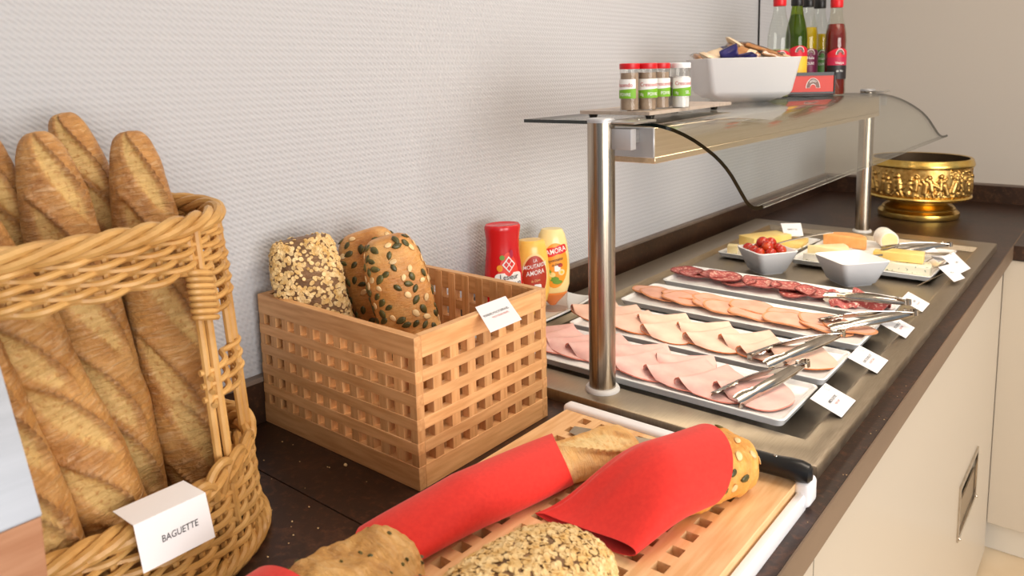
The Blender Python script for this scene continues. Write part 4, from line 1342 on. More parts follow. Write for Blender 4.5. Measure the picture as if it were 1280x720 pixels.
# ================================================================== brass bowl
bb = thing('brass_bowl', 'polished brass bowl with a relief frieze of figures on a round foot', 'bowl', (0.402, 1.835, 0.0))
obj('foot', MB().lathe([(0.108, 0.0), (0.116, 0.002), (0.1185, 0.010), (0.117, 0.018), (0.109, 0.024), (0.105, 0.027), (0.106, 0.031), (0.099, 0.038), (0.088, 0.042), (0.084, 0.048), (0.086, 0.053), (0.120, 0.058), (0.140, 0.063)], 72), M['brass'], bb)
obj('lower_moulding', MB().lathe([(0.140, 0.0632), (0.1475, 0.066), (0.1495, 0.070), (0.1475, 0.0745), (0.143, 0.077)], 72), M['brass'], bb)
rr = np.random.RandomState(3)
nt_, nz_ = 460, 54
TH, ZZ = np.meshgrid(np.linspace(0, 2 * PI, nt_, endpoint=False), np.linspace(0, 1, nz_), indexing='ij')
X_, Z_ = TH * 0.142, ZZ * 0.086
Hh = np.zeros_like(X_)
Lc = 2 * PI * 0.142


def blobs(cx, cz, rx, rz, h):
    global Hh
    dx = (X_ - cx + Lc / 2) % Lc - Lc / 2
    d = (dx / rx) ** 2 + ((Z_ - cz) / rz) ** 2
    Hh = np.maximum(Hh, h * np.sqrt(np.clip(1 - d, 0, None)))


def limb(ax, az, bx, bz, r, h):
    global Hh
    dx = (X_ - ax + Lc / 2) % Lc - Lc / 2
    vx, vz = bx - ax, bz - az
    t = np.clip((dx * vx + (Z_ - az) * vz) / (vx * vx + vz * vz), 0, 1)
    d = np.hypot(dx - t * vx, Z_ - az - t * vz) / r
    Hh = np.maximum(Hh, h * np.sqrt(np.clip(1 - d * d, 0, None)))


x = 0.0
while x < Lc:
    base = rr.uniform(0.012, 0.03)
    lean = rr.uniform(-0.012, 0.012)
    limb(x, base, x + lean, base + 0.026, 0.0085, 0.0085)                 # trunk
    blobs(x + lean * 1.3, base + 0.040, 0.0068, 0.0072, 0.0095)            # head
    limb(x, base, x + rr.uniform(-.018, .018), max(0.002, base - 0.02), 0.0048, 0.007)
    limb(x, base, x + rr.uniform(-.022, .022), max(0.002, base - 0.016), 0.0048, 0.007)
    limb(x + lean * .8, base + 0.022, x + rr.uniform(-.024, .024), base + rr.uniform(0.0, 0.044), 0.0036, 0.0075)
    limb(x + lean * .8, base + 0.022, x + rr.uniform(-.024, .024), base + rr.uniform(0.0, 0.044), 0.0036, 0.0075)
    if rr.rand() < 0.6:
        for _ in range(7):
            blobs(x + rr.uniform(.008, .022), rr.uniform(0.05, 0.082), rr.uniform(.002, .005), rr.uniform(.002, .005), 0.006)
    x += rr.uniform(0.016, 0.026)
for _ in range(320):
    blobs(rr.uniform(0, Lc), rr.uniform(0, 0.018) if rr.rand() < .6 else rr.uniform(0, .085), rr.uniform(.002, .0055), rr.uniform(.002, .004), 0.0055)
Hh *= np.clip(np.minimum(ZZ, 1 - ZZ) / 0.04, 0, 1)
Rr = 0.1425 + Hh * 0.8
mb = MB()
V = np.stack([Rr * np.cos(TH), Rr * np.sin(TH), 0.077 + Z_], -1).reshape(-1, 3)
F = [(i * nz_ + j, ((i + 1) % nt_) * nz_ + j, ((i + 1) % nt_) * nz_ + j + 1, i * nz_ + j + 1) for i in range(nt_) for j in range(nz_ - 1)]
mb.add(V, F)
obj('relief_frieze', mb, M['brass_relief'], bb, angle=80)
obj('rim', MB().lathe([(0.143, 0.1632), (0.1505, 0.166), (0.1525, 0.171), (0.151, 0.178), (0.1485, 0.184), (0.1475, 0.1885), (0.1445, 0.1905), (0.138, 0.189)], 72, cap0=False, cap1=False), M['brass'], bb)
obj('inner_wall', MB().lathe([(0.138, 0.1888), (0.136, 0.12), (0.12, 0.075), (0.02, 0.068)], 60, cap0=False), M['brass_dark'], bb)

# ================================================================== sauce bottles on a white dish by the wall
DZ = PH
dm = MB()


def dish(a, b):
    u, v = 2 * a - 1, 2 * b - 1
    e = max(abs(u), abs(v))
    cn = (abs(u) * abs(v)) ** 3
    return (u * 0.049, v * 0.165, 0.0022 + 0.006 * max(0, e - 0.72) / 0.28 + 0.010 * cn)


o = obj('sauce_dish', dm.sheet(dish, 20, 30, 0.0035), M['porcelain'], loc=(0.056, 0.236, DZ + 0.0002))
tag(o, 'white oblong dish with raised corners under the sauce bottles', 'dish')
SD = DZ + 0.0045
M['ketchup'] = mat('red_bottle', lin(206, 20, 28), 0.25, coat=0.3, bump=0.02, bscale=40)
M['mustard'] = mat('mustard_bottle', lin(246, 200, 92), 0.25, coat=0.3, bump=0.02, bscale=40)
M['mayo'] = mat('mayonnaise_bottle', lin(246, 222, 156), 0.25, coat=0.3, sss=0.1, bump=0.02, bscale=40)
M['orange_cap'] = mat('orange_nozzle', lin(246, 148, 70), 0.4, bump=0.02, bscale=60)
M['frost'] = thin_glass('frosted_cap', (0.93, 0.86, 0.82, 1), 0.35, 1.6)
for k_, c_ in (('lab_orange', (238, 156, 40)), ('lab_rust', (178, 54, 28)), ('lab_crimson', (214, 36, 36)), ('lab_leaf', (110, 150, 44)), ('lab_tomato', (232, 66, 48)), ('lab_sand', (244, 212, 140))):
    M[k_] = mat('print_' + k_[4:], lin(*c_), 0.4, bump=0.01, bscale=90)


def squeeze(label, loc, az, prof, sx, sy, body, cap=None):
    t = thing('sauce_bottle', label, 'bottle', loc, (0, 0, az), 'sauce bottles on the dish')
    obj('bottle_body', MB().lathe(prof, 40, sx=sx, sy=sy), body, t)

    def mp(x, y, o=0.0006):
        # local +x is the label side; x sideways (+y), y up
        r = np.interp(y, [p[1] for p in prof], [p[0] for p in prof])
        yy = max(-0.98, min(0.98, x / (r * sy)))
        return (r * sx * math.sqrt(1 - yy * yy) + o, x, y)
    return t, mp


def oval(mp, cx, cz, rx, rz, o, rot=0.0, n=30, rings=5, shape=None):
    V = [mp(cx, cz, o)]
    for r in range(1, rings + 1):
        for k in range(n):
            a = 2 * PI * k / n
            px, pz = (shape(a) if shape else (math.cos(a), math.sin(a)))
            px, pz = px * rx * r / rings, pz * rz * r / rings
            V.append(mp(cx + px * math.cos(rot) - pz * math.sin(rot), cz + px * math.sin(rot) + pz * math.cos(rot), o))
    F = [(0, 1 + k, 1 + (k + 1) % n) for k in range(n)]
    for r in range(rings - 1):
        for k in range(n):
            l = (k + 1) % n
            F.append((1 + r * n + k, 1 + (r + 1) * n + k, 1 + (r + 1) * n + l, 1 + r * n + l))
    return MB().add(V, F)


sq = lambda a: (math.copysign(abs(math.cos(a)) ** 0.35, math.cos(a)), math.copysign(abs(math.sin(a)) ** 0.35, math.sin(a)))
di = lambda a: (math.cos(a) / (abs(math.cos(a)) + abs(math.sin(a))), math.sin(a) / (abs(math.cos(a)) + abs(math.sin(a))))
# ketchup
x, y = 0.050, 0.176
t, mp = squeeze('tall red ketchup bottle, farthest left of the sauces', (x, y, SD), caz(x, y) + 0.42,
                [(0.016, 0.0), (0.020, 0.003), (0.020, 0.020), (0.034, 0.028), (0.0375, 0.05), (0.0372, 0.08), (0.0345, 0.115), (0.0315, 0.145), (0.0318, 0.165), (0.034, 0.180), (0.0345, 0.186), (0.032, 0.190), (0.028, 0.1885), (0.004, 0.188)], 0.72, 1.0, M['ketchup'])
L = obj('front_label', oval(mp, 0.0, 0.092, 0.028, 0.050, 0.0006, shape=lambda a: (math.cos(a) * (0.62 + 0.38 * (1 - math.sin(a)) / 2), math.sin(a))), M['lab_tomato'], t)
obj('white_field', oval(mp, 0.0, 0.086, 0.026, 0.019, 0.0012, shape=sq), M['white'], L)
obj('lozenge_emblem', oval(mp, 0.0, 0.120, 0.0130, 0.0150, 0.0014, shape=di, n=32), M['white'], L)
for dx, dz in ((0, .0066), (0, -.0066), (.0055, 0), (-.0055, 0)):
    obj('lozenge', oval(mp, dx, 0.120 + dz, 0.0045, 0.0052, 0.0019, shape=di, n=16, rings=2), M['lab_crimson'], L)
obj('lettering', MB().text('Lesieur', 0.0145, lambda a, b: mp(a, b + 0.097, 0.0018), squash=0.85), M['ink'], L)
obj('lettering', MB().text('KETCHUP', 0.0155, lambda a, b: mp(a, b + 0.081, 0.0018), squash=0.72), M['ink'], L)
obj('olive_print', oval(mp, -0.012, 0.133, 0.0045, 0.0045, 0.0014), M['lab_leaf'], L)
obj('pepper_print', oval(mp, -0.017, 0.114, 0.005, 0.006, 0.0014), M['lab_orange'], L)
obj('tomato_print', oval(mp, 0.006, 0.139, 0.0035, 0.0075, 0.0014), M['lab_pink'], L)
# mustard
x, y = 0.060, 0.247
t, mp = squeeze('yellow mustard bottle between the ketchup and the mayonnaise', (x, y, SD), caz(x, y) + 0.30,
                [(0.016, 0.0), (0.022, 0.003), (0.020, 0.022), (0.030, 0.030), (0.0345, 0.05), (0.035, 0.085), (0.0325, 0.115), (0.029, 0.135), (0.0262, 0.146), (0.022, 0.1495), (0.004, 0.150)], 0.72, 1.0, M['mustard'])
L = obj('front_label', oval(mp, 0.0, 0.084, 0.026, 0.043, 0.0006), M['lab_sand'], t)
obj('label_field', oval(mp, 0.0, 0.083, 0.0235, 0.040, 0.0012), M['lab_rust'], L)
for w, sz, z in (('LA', 0.0085, 0.114), ('MOUTARDE', 0.0105, 0.1035), ('AMORA', 0.0125, 0.091), ('de Dijon', 0.0065, 0.076)):
    obj('lettering', MB().text(w, sz, lambda a, b: mp(a, b + z + 0.15 * a, 0.0018), squash=0.8), M['white' if w != 'de Dijon' else 'lab_sand'], L)
obj('white_patch', oval(mp, 0.004, 0.060, 0.0075, 0.009, 0.0016, shape=sq), M['white'], L)
# mayonnaise
x, y = 0.064, 0.308
t, mp = squeeze('pale mayonnaise bottle with an orange nozzle, nearest the steel post', (x, y, SD), caz(x, y) + 0.16,
                [(0.022, 0.034), (0.0295, 0.037), (0.0335, 0.050), (0.0345, 0.080), (0.033, 0.110), (0.029, 0.136), (0.0255, 0.150), (0.0225, 0.1555), (0.0215, 0.158), (0.019, 0.1605), (0.004, 0.161)], 0.74, 1.0, M['mayo'])
obj('nozzle', MB().lathe([(0.006, 0.008), (0.010, 0.013), (0.0285, 0.032), (0.0295, 0.0365), (0.024, 0.0372)], 32, sx=0.74), M['orange_cap'], t)
obj('stand_cap', MB().lathe([(0.0300, 0.0), (0.0310, 0.0015), (0.0290, 0.020), (0.0298, 0.0335)], 32, sx=0.78, cap1=False), M['frost'], t)
L = obj('front_label', oval(mp, 0.002, 0.092, 0.0255, 0.044, 0.0006, rot=-0.05), M['lab_orange'], t)
obj('brand_banner', oval(mp, 0.004, 0.121, 0.0215, 0.0085, 0.0014, rot=0.22, shape=sq), M['lab_crimson'], L)
obj('lettering', MB().text('AMORA', 0.0135, lambda a, b: mp(a * 0.98 - b * 0.2 + 0.004, b + 0.121 + 0.22 * a, 0.0022), squash=0.82), M['white'], L)
obj('lettering', MB().text('Mayonnaise', 0.0095, lambda a, b: mp(a, b + 0.103 + 0.2 * a, 0.0018), squash=0.8), M['ink'], L)
obj('lettering', MB().text('de Dijon', 0.0065, lambda a, b: mp(a + 0.004, b + 0.0945 + 0.2 * a, 0.0018), squash=0.8), M['ink'], L)
obj('white_patch', oval(mp, 0.006, 0.087, 0.006, 0.0058, 0.0015, shape=sq), M['white'], L)
for dx, z, rx, rz, mt in ((-0.013, .080, .007, .006, 'lab_leaf'), (-.012, .068, .006, .0045, 'lab_yellow'), (0.0, .066, .009, .005, 'lab_leaf'), (.014, .079, .0065, .006, 'lab_cream'), (.0145, .079, .003, .003, 'lab_yellow'), (.006, .060, .010, .004, 'lab_leaf'), (.012, .093, .005, .004, 'lab_rust'), (-.004, .075, .006, .005, 'lab_sand')):
    obj('food_print', oval(mp, dx, z, rx, rz, 0.0016 + 0.0001 * (abs(dx) > .014), n=16, rings=2), M[mt], L)
# ================================================================== beech crate
CX0, CX1, CY0, CY1, CH, CT = 0.0012, 0.3137, -0.2973, -0.0462, 0.1866, 0.011
cr = thing('beech_crate', 'square-holed beech crate holding three seeded loaves', 'crate', (0.157, -0.172, 0.0001))
oo = (-0.157, -0.172 * -1, 0)
rows = [0.0365 + 0.029 * k for k in range(5)]
hh = 0.00725
zb = [0.0] + [z for r_ in rows for z in (r_ - hh, r_ + hh)] + [CH]
rails = [(zb[2 * k], zb[2 * k + 1]) for k in range(6)]
colx = [0.0190 + 0.02772 * k for k in range(11)]
coly = [-0.2765 + 0.0302 * k for k in range(8)]


def edges(cs, half, a, b):
    e = [a] + [q for c_ in cs for q in (c_ - half, c_ + half)] + [b]
    return [(e[2 * k], e[2 * k + 1]) for k in range(len(cs) + 1)]


for (yo, sgn) in ((CY0, 1), (CY1, -1)):
    ya, yb_ = sorted((yo, yo + sgn * CT))
    for (z0, z1) in rails:
        obj('rail', MB().box(CX0, CX1, ya, yb_, z0, z1, 0.0006, seg=1), M['beech_x'], cr, oo)
    sa, sb = sorted((yo + sgn * 0.0006, yo + sgn * (CT + 0.0012)))
    for (x0, x1) in edges(colx, 0.0068, CX0 + 0.0004, CX1 - 0.0004):
        obj('upright', MB().box(x0, x1, sa, sb, 0.0004, CH - 0.0015, 0.0004, seg=1), M['beech_z'], cr, oo)
for (xo, sgn) in ((CX0, 1), (CX1, -1)):
    xa, xb = sorted((xo, xo + sgn * CT))
    for (z0, z1) in rails:
        obj('rail', MB().box(xa, xb, CY0 + CT + 0.0002, CY1 - CT - 0.0002, z0, z1, 0.0006, seg=1), M['beech_y'], cr, oo)
    sa, sb = sorted((xo + sgn * 0.0006, xo + sgn * (CT + 0.0012)))
    for (y0, y1) in edges(coly, 0.0078, CY0 + 0.0004, CY1 - 0.0004):
        obj('upright', MB().box(sa, sb, y0, y1, 0.0004, CH - 0.0015, 0.0004, seg=1), M['beech_z'], cr, oo)
obj('bottom_panel', MB().box(CX0 + CT, CX1 - CT, CY0 + CT, CY1 - CT, 0.0, 0.008), M['beech_x'], cr, oo)
card('bread_card', 'white card with black and red lettering hung over the crate edge', [(0.3005, -0.178, 0.1905), (0.3005, -0.118, 0.1905), (0.353, -0.150, 0.1770), (0.353, -0.210, 0.1770)],
     [('PERIENES MULTICEREALES', 0.0062, 0.0035, 'ink', 0.66), ('MULTI GRAIN BREAD', 0.0050, -0.0040, 'ink_red', 0.66)])


# ================================================================== breads
def sgnpow(v, e):
    return math.copysign(abs(v) ** e, v)


class Loaf:
    """bread body along local z (0..L); W across local x, H across local y"""
    def __init__(self, L, W, H, seed, p=3.2, e=2.4, amp=0.003, ns=14.0, taper=0.0, bend=0.0, scores=(), flat=False, nz=90, nt=56):
        self.L, self.W, self.H, self.seed, self.p, self.e, self.amp, self.ns, self.taper, self.bend, self.scores, self.flat = L, W, H, seed, p, e, amp, ns, taper, bend, scores, flat
        self.nz, self.nt = nz, nt

    def rad(self, t):
        q = abs(2 * t - 1)
        return max(0.0, 1 - q ** self.p) ** (1 / self.p)

    def pos(self, t, a, disp=True):
        r = self.rad(t) * (1 - self.taper * (t - 0.5))
        x = self.W / 2 * sgnpow(math.cos(a), 2 / self.e) * r
        y = self.H / 2 * sgnpow(math.sin(a), 2 / self.e) * r
        if self.flat and y < -0.28 * self.H:
            y = -0.28 * self.H + (y + 0.28 * self.H) * 0.25
        z = self.L * t
        P = Vector((x + self.bend * math.sin(PI * t), y, z))
        sc, self.ear = 0.0, 0.0
        if disp:
            nv = Vector((x, y, z)) * self.ns + Vector((self.seed * 7.1, self.seed * 3.3, 0))
            d = self.amp * (mnoise.noise(nv) + 0.45 * mnoise.noise(nv * 2.7) + 0.22 * mnoise.noise(nv * 7.0))
            n = Vector((x / self.W, y / self.H, 0))
            n = n.normalized() if n.length > 1e-6 else Vector((0, 0, 1 if t > .5 else -1))
            for (s0, a0, hl, hw, ang) in self.scores:
                da = (a - a0 + PI) % (2 * PI) - PI
                u = z - s0
                v = da * (self.W + self.H) / 4
                uu = u * math.cos(ang) + v * math.sin(ang)
                vv = -u * math.sin(ang) + v * math.cos(ang)
                q = (uu / hl) ** 2 + (vv / hw) ** 2
                if q < 1.9:
                    k = max(0.0, 1 - q)
                    if q < 1:
                        sc = max(sc, min(1.0, k * 2.2))
                        d += -0.0034 * k ** 0.5 + 0.0018 * mnoise.noise(Vector((x, y, z)) * 160)
                    lip = math.exp(-((math.sqrt(q) - 1.05) / 0.13) ** 2)
                    if vv > 0 or uu > 0.5 * hl:
                        self.ear = max(self.ear, lip * max(0.0, 1 - (uu / hl) ** 2) * 0.85)
                    d += lip * (0.0064 if vv > 0 else 0.0012) * max(0.0, 1 - (uu / hl) ** 2 * 0.6)
            P += n * (d * min(1.0, r * 1.6))
        return P, sc

    def mesh(self):
        V, S = [], []
        self.E = []
        for i in range(self.nz + 1):
            t = 0.5 - 0.5 * math.cos(PI * (i / self.nz))
            t = 0.55 * t + 0.45 * (i / self.nz)
            for k in range(self.nt):
                P, s_ = self.pos(t, 2 * PI * k / self.nt)
                V.append(P)
                S.append(s_)
                self.E.append(self.ear)
        F = []
        n = self.nt
        for i in range(self.nz):
            for k in range(n):
                l = (k + 1) % n
                F.append((i * n + k, i * n + l, (i + 1) * n + l, (i + 1) * n + k))
        F.append(tuple(reversed(range(n))))
        F.append(tuple(range(self.nz * n, (self.nz + 1) * n)))
        return MB().add(V, F), S

    def normal(self, t, a):
        P, _ = self.pos(t, a, False)
        A, _ = self.pos(min(1, t + 0.01), a, False)
        B, _ = self.pos(t, a + 0.05, False)
        n = (B - P).cross(A - P)
        return self.pos(t, a)[0], (n.normalized() if n.length > 1e-12 else Vector((0, 0, 1)))


def seed_mesh(name, l, w, h, mt):
    mb = MB()
    n, m = 8, 5
    vs = [(-l / 2, 0, 0)]
    for i in range(1, m):
        u = -1 + 2 * i / m
        r = (1 - abs(u) ** 2.2) ** 0.8 * (1 + 0.18 * u)
        for k in range(n):
            a = 2 * PI * k / n
            vs.append((u * l / 2, r * w / 2 * math.cos(a), r * h / 2 * math.sin(a)))
    vs.append((l / 2, 0, 0))
    fs = []
    for k in range(n):
        q = (k + 1) % n
        fs.append((0, 1 + q, 1 + k))
        fs.append((len(vs) - 1, 1 + (m - 2) * n + k, 1 + (m - 2) * n + q))
        for i in range(m - 2):
            fs.append((1 + i * n + k, 1 + i * n + q, 1 + (i + 1) * n + q, 1 + (i + 1) * n + k))
    mb.add(vs, fs)
    me = bpy.data.meshes.new(name)
    me.from_pydata(mb.v, [], mb.f)
    me.materials.append(mt)
    me.polygons.foreach_set('use_smooth', [True] * len(mb.f))
    return me


SEED = seed_mesh('pumpkin_seed', 0.0150, 0.0085, 0.0034, M['pumpkin_seed'])
FLAKE = seed_mesh('almond_flake', 0.0125, 0.0080, 0.0016, M['flake'])


def scatter_seeds(body, loaf, n, t0, t1, a0, a1, seed, frac=0.7, mind=0.0075):
    R = random.Random(seed)
    got = []
    tries = 0
    while len(got) < n and tries < n * 30:
        tries += 1
        t, a = R.uniform(t0, t1), R.uniform(a0, a1)
        P, nn = loaf.normal(t, a)
        if any((P - q).length < mind for q in got):
            continue
        got.append(P)
        isseed = R.random() < frac
        o = bpy.data.objects.new('pumpkin_seed' if isseed else 'almond_flake', SEED if isseed else FLAKE)
        COL.objects.link(o)
        o.parent = body
        nt = (nn + Vector((R.uniform(-.14, .14), R.uniform(-.14, .14), R.uniform(-.14, .14)))).normalized()
        ang = R.uniform(0, PI)
        xh = Vector((math.cos(ang), math.sin(ang) * 0.5, math.sin(ang)))
        if abs(xh.dot(nt)) > 0.95:
            xh = Vector((0, 0, 1))
        o.matrix_basis = frame(P + nn * 0.0004, nt, xh) @ Matrix.Scale(R.uniform(0.82, 1.1), 4)


def oat_flakes(loaf, n, t0, t1, a0, a1, seed, rmin=0.0022, rmax=0.0040):
    R = random.Random(seed)
    mb = MB()
    for _ in range(n):
        t, a = R.uniform(t0, t1), R.uniform(a0, a1)
        P, nn = loaf.normal(t, a)
        nt = (nn + Vector((R.uniform(-.5, .5), R.uniform(-.5, .5), R.uniform(-.5, .5)))).normalized()
        x = nt.orthogonal().normalized()
        y = nt.cross(x)
        r = R.uniform(rmin, rmax)
        el = R.uniform(0.75, 1.15)
        c_ = P + nn * R.uniform(0.0002, 0.0010)
        k0 = R.uniform(0, 6)
        vs = []
        for h_, s_ in ((0.0005, 0.86), (0.0, 1.0), (-0.0007, 0.8)):
            for k in range(8):
                an = 2 * PI * k / 8 + k0
                vs.append(c_ + x * (r * s_ * math.cos(an)) + y * (r * el * s_ * math.sin(an)) + nt * h_)
        fs = [tuple(range(8))] + [tuple(reversed(range(16, 24)))]
        for i in range(2):
            for k in range(8):
                l = (k + 1) % 8
                fs.append((8 * (i + 1) + k, 8 * (i + 1) + l, 8 * i + l, 8 * i + k))
        mb.add(vs, fs)
    return mb


def bread(name, label, loaf, origin, top, mt, cat='bread', group=None, xhint=None):
    d = Vector(top) - Vector(origin)
    view = (Vector(origin) + Vector(top)) / 2 - Vector((CAM_POS.x, CAM_POS.y, CAM_POS.z - ZC))
    xh = xhint or d.cross(view)               # across the view, so that local -y or +y faces the camera
    t = thing(name, label, cat, frame(origin, d, xh), group=group)
    mb, S = loaf.mesh()
    b = obj('crust', mb, mt, t, attrs={'score': S, 'ear': loaf.E}, angle=180)
    return t, b


# three loaves in the crate (local +y turns to the camera)
def face_sign(origin, top):
    d = (Vector(top) - Vector(origin)).normalized()
    view = ((Vector(origin) + Vector(top)) / 2 - Vector((CAM_POS.x, CAM_POS.y, CAM_POS.z - ZC))).normalized()
    x = d.cross(view).normalized()
    y = d.cross(x)
    return -1 if y.dot(view) > 0 else 1


def facing(origin, top):
    return PI / 2 * face_sign(origin, top)


o0, t0 = (0.082, -0.236, 0.012), (0.044, -0.252, 0.264)
lf = Loaf((Vector(t0) - Vector(o0)).length, 0.096, 0.058, 1, p=5.5, e=2.8, amp=0.004)
t, b = bread('oat_loaf', 'dark loaf coated in oat flakes at the wall end of the crate', lf, o0, t0, M['dark_crust'], group='loaves in the crate')
fa = facing(o0, t0)
fl = obj('oat_flakes', oat_flakes(lf, 1250, 0.30, 0.985, fa - 1.75, fa + 1.75, 4), M['oat'], t)
fl['kind'] = 'stuff'
fl = obj('oat_flakes', oat_flakes(lf, 160, 0.90, 0.998, 0, 6.28, 5), M['oat'], t)
fl['kind'] = 'stuff'
o0, t0 = (0.112, -0.118, 0.012), (0.058, -0.152, 0.258)
lf = Loaf((Vector(t0) - Vector(o0)).length, 0.094, 0.058, 2, p=4.5, e=2.5, amp=0.003)
t, b = bread('seeded_loaf', 'golden pumpkin seed loaf standing behind another in the crate', lf, o0, t0, M['seed_crust'], group='loaves in the crate')
fa = facing(o0, t0)
scatter_seeds(b, lf, 60, 0.45, 0.985, fa - 1.7, fa + 1.7, 8, 0.85, 0.0095)
o0, t0 = (0.190, -0.148, 0.012), (0.140, -0.182, 0.264)
lf = Loaf((Vector(t0) - Vector(o0)).length, 0.084, 0.066, 3, p=4.5, e=2.5, amp=0.0035)
t, b = bread('seeded_loaf', 'golden pumpkin seed and almond loaf nearest the crate corner', lf, o0, t0, M['seed_crust'], group='loaves in the crate')
fa = facing(o0, t0)
scatter_seeds(b, lf, 105, 0.36, 0.985, fa - 1.75, fa + 1.75, 9, 0.66, 0.0085)

# ================================================================== wicker basket of baguettes
BKX, BKY = 0.150, -0.625


def ring(th, z, dr=0.0):
    k = z / 0.345
    a, b = 0.136 * (1 - k) + 0.118 * k + dr, 0.195 * (1 - k) + 0.172 * k + dr
    e = 2 / 2.3
    return Vector((a * sgnpow(math.cos(th), e), b * sgnpow(math.sin(th), e), z))


def uniform_theta(n, z=0.15):
    K = 1440
    P = [ring(2 * PI * k / K, z) for k in range(K + 1)]
    s = [0.0]
    for k in range(K):
        s.append(s[-1] + (P[k + 1] - P[k]).length)
    return [float(np.interp(s[-1] * i / n, s, [2 * PI * k / K for k in range(K + 1)])) for i in range(n)]


UT = uniform_theta(720)
thf = lambda u: UT[int(u * 720) % 720] if u < 1 else UT[int((u - 1) * 720) % 720] + 2 * PI      # arc-uniform parameter -> angle
uof = lambda th: float(np.interp(th % (2 * PI), UT + [2 * PI], [k / 720 for k in range(721)]))
bk = thing('wicker_basket', 'tall open-fronted wicker basket full of baguettes', 'basket', (BKX, BKY, 0.0))
NST = 38


def bump_z(th):
    d = abs((th - math.radians(72) + PI) % (2 * PI) - PI)
    return 0.5 + 0.5 * math.cos(min(1.0, d / math.radians(55)) * PI)


def weave(zf, u0, u1, phase, r=0.0034, amp=0.0042, closed=True, name='weaver', dr=0.0):
    n = int(360 * (u1 - u0)) + 1
    pts = []
    for k in range(n):
        u = u0 + (u1 - u0) * k / (n if closed else n - 1)
        th = thf(u % 1.0)
        pts.append(ring(th, zf(th), dr + amp * math.cos(PI * NST * u + phase)) + Vector((0, 0, 0.0016 * math.sin(PI * NST * u + phase))))
    return obj(name, MB().tube(pts, r, 7, closed=closed), M['wicker'], bk)


def rope(zf, nst, Rr_, r, turns, dr=0.0, name='border_strand', sq=1.0):
    for s_ in range(nst):
        pts = []
        K = 420
        for k in range(K):
            th = thf(k / K)
            c0 = ring(th, zf(th), dr)
            out = (ring(th, zf(th), dr + 0.01) - c0).normalized()
            ph = 2 * PI * (turns * k / K + s_ / nst)
            pts.append(c0 + out * (Rr_ * math.cos(ph)) + Vector((0, 0, Rr_ * sq * math.sin(ph))))
        obj(name, MB().tube(pts, r, 8, closed=True), M['wicker'], bk)


rope(lambda th: 0.349, 4, 0.0064, 0.0047, 8, 0.0010, 'rim_strand')
for k in range(6):
    weave(lambda th, k=k: 0.3370 - 0.0066 * k, 0, 1, PI * k, 0.0033)
for k in range(NST):
    th = thf(k / NST)
    obj('short_stake', MB().tube([ring(th, 0.303, -0.004), ring(th, 0.342, -0.004)], 0.0030, 6), M['wicker'], bk)
LOW = lambda th: 0.095 + 0.018 * bump_z(th)
for k in range(12):
    weave(lambda th, k=k: 0.014 + (LOW(th) - 0.022) * k / 11.0, 0, 1, PI * k, 0.0036)
for k in range(NST):
    th = thf(k / NST)
    obj('short_stake', MB().tube([ring(th, 0.006, -0.001), ring(th, LOW(th) - 0.004, -0.003)], 0.0034, 6), M['wicker'], bk)
rope(LOW, 4, 0.0068, 0.0050, 10, 0.0, 'body_border_strand')
rope(lambda th: 0.0085, 4, 0.0055, 0.0045, 16, 0.004, 'foot_strand')
obj('base_mat', MB().lathe([(0.90, 0.006), (0.94, 0.010), (0.90, 0.013)], 48, sx=0.134, sy=0.194), M['wicker'], bk)
# corner posts: bundles of three rods, each bundle a little splayed
GA, GB = math.radians(38), math.radians(64)
for gi, th in enumerate([GA, GB, math.radians(96), math.radians(128), math.radians(160), math.radians(200), math.radians(232), math.radians(264), math.radians(296), math.radians(322)]):
    for j in (-1, 0, 1):
        u = uof(th)
        pts = []
        for z in (0.045, 0.10, 0.16, 0.22, 0.28, 0.344):
            sp = 0.0092 * (1.05 - 0.35 * z / 0.33)
            tt = thf((u + j * sp / 1.0) % 1.0)
            pts.append(ring(tt, z, 0.0025 if j == 0 else -0.0015))
        obj('corner_rod', MB().tube(pts, 0.0040, 8), M['wicker'], bk)
# bound sections on the two corner posts
for (z0, z1, n) in ((0.256, 0.300, 8), (0.172, 0.206, 6)):
    for k in range(n):
        z = z0 + (z1 - z0) * k / (n - 1)
        uA, uB = uof(GA) - 0.013, uof(GB) + 0.014
        if z0 > 0.2:
            c0, ax = ring(GA, z), (ring(GA + 0.05, z) - ring(GA - 0.05, z)).normalized()
            outd = (ring(GA, z, 0.01) - c0).normalized()
            pts = [c0 + ax * (0.0135 * math.cos(2 * PI * q / 20)) + outd * (0.0078 * math.sin(2 * PI * q / 20)) + Vector((0, 0, -0.004 * math.cos(2 * PI * q / 20))) for q in range(20)]
            obj('binding', MB().tube(pts, 0.0030, 7, closed=True), M['wicker'], bk)
            uA = uof(GA) + 0.010
        weave(lambda th, z=z: z + 0.006 * math.sin((th - GA) * 3), uA, uB + 0.05 if z0 > 0.2 else uB, PI * k, 0.0031, 0.0058, False, 'binding')
# loops of the border folding up at the corner post
for k, (du, h_) in enumerate(((-0.020, 0.024), (0.004, 0.020), (0.028, 0.018), (-0.046, 0.016))):
    u = uof(GA) + du
    pts = []
    for q in range(15):
        a = PI * q / 14
        th = thf((u + 0.020 * math.cos(a)) % 1.0)
        pts.append(ring(th, LOW(th) - 0.014 + (h_ + 0.008) * math.sin(a), 0.004 + 0.004 * math.sin(a)))
    obj('border_loop', MB().tube(pts, 0.0046, 8), M['wicker'], bk)

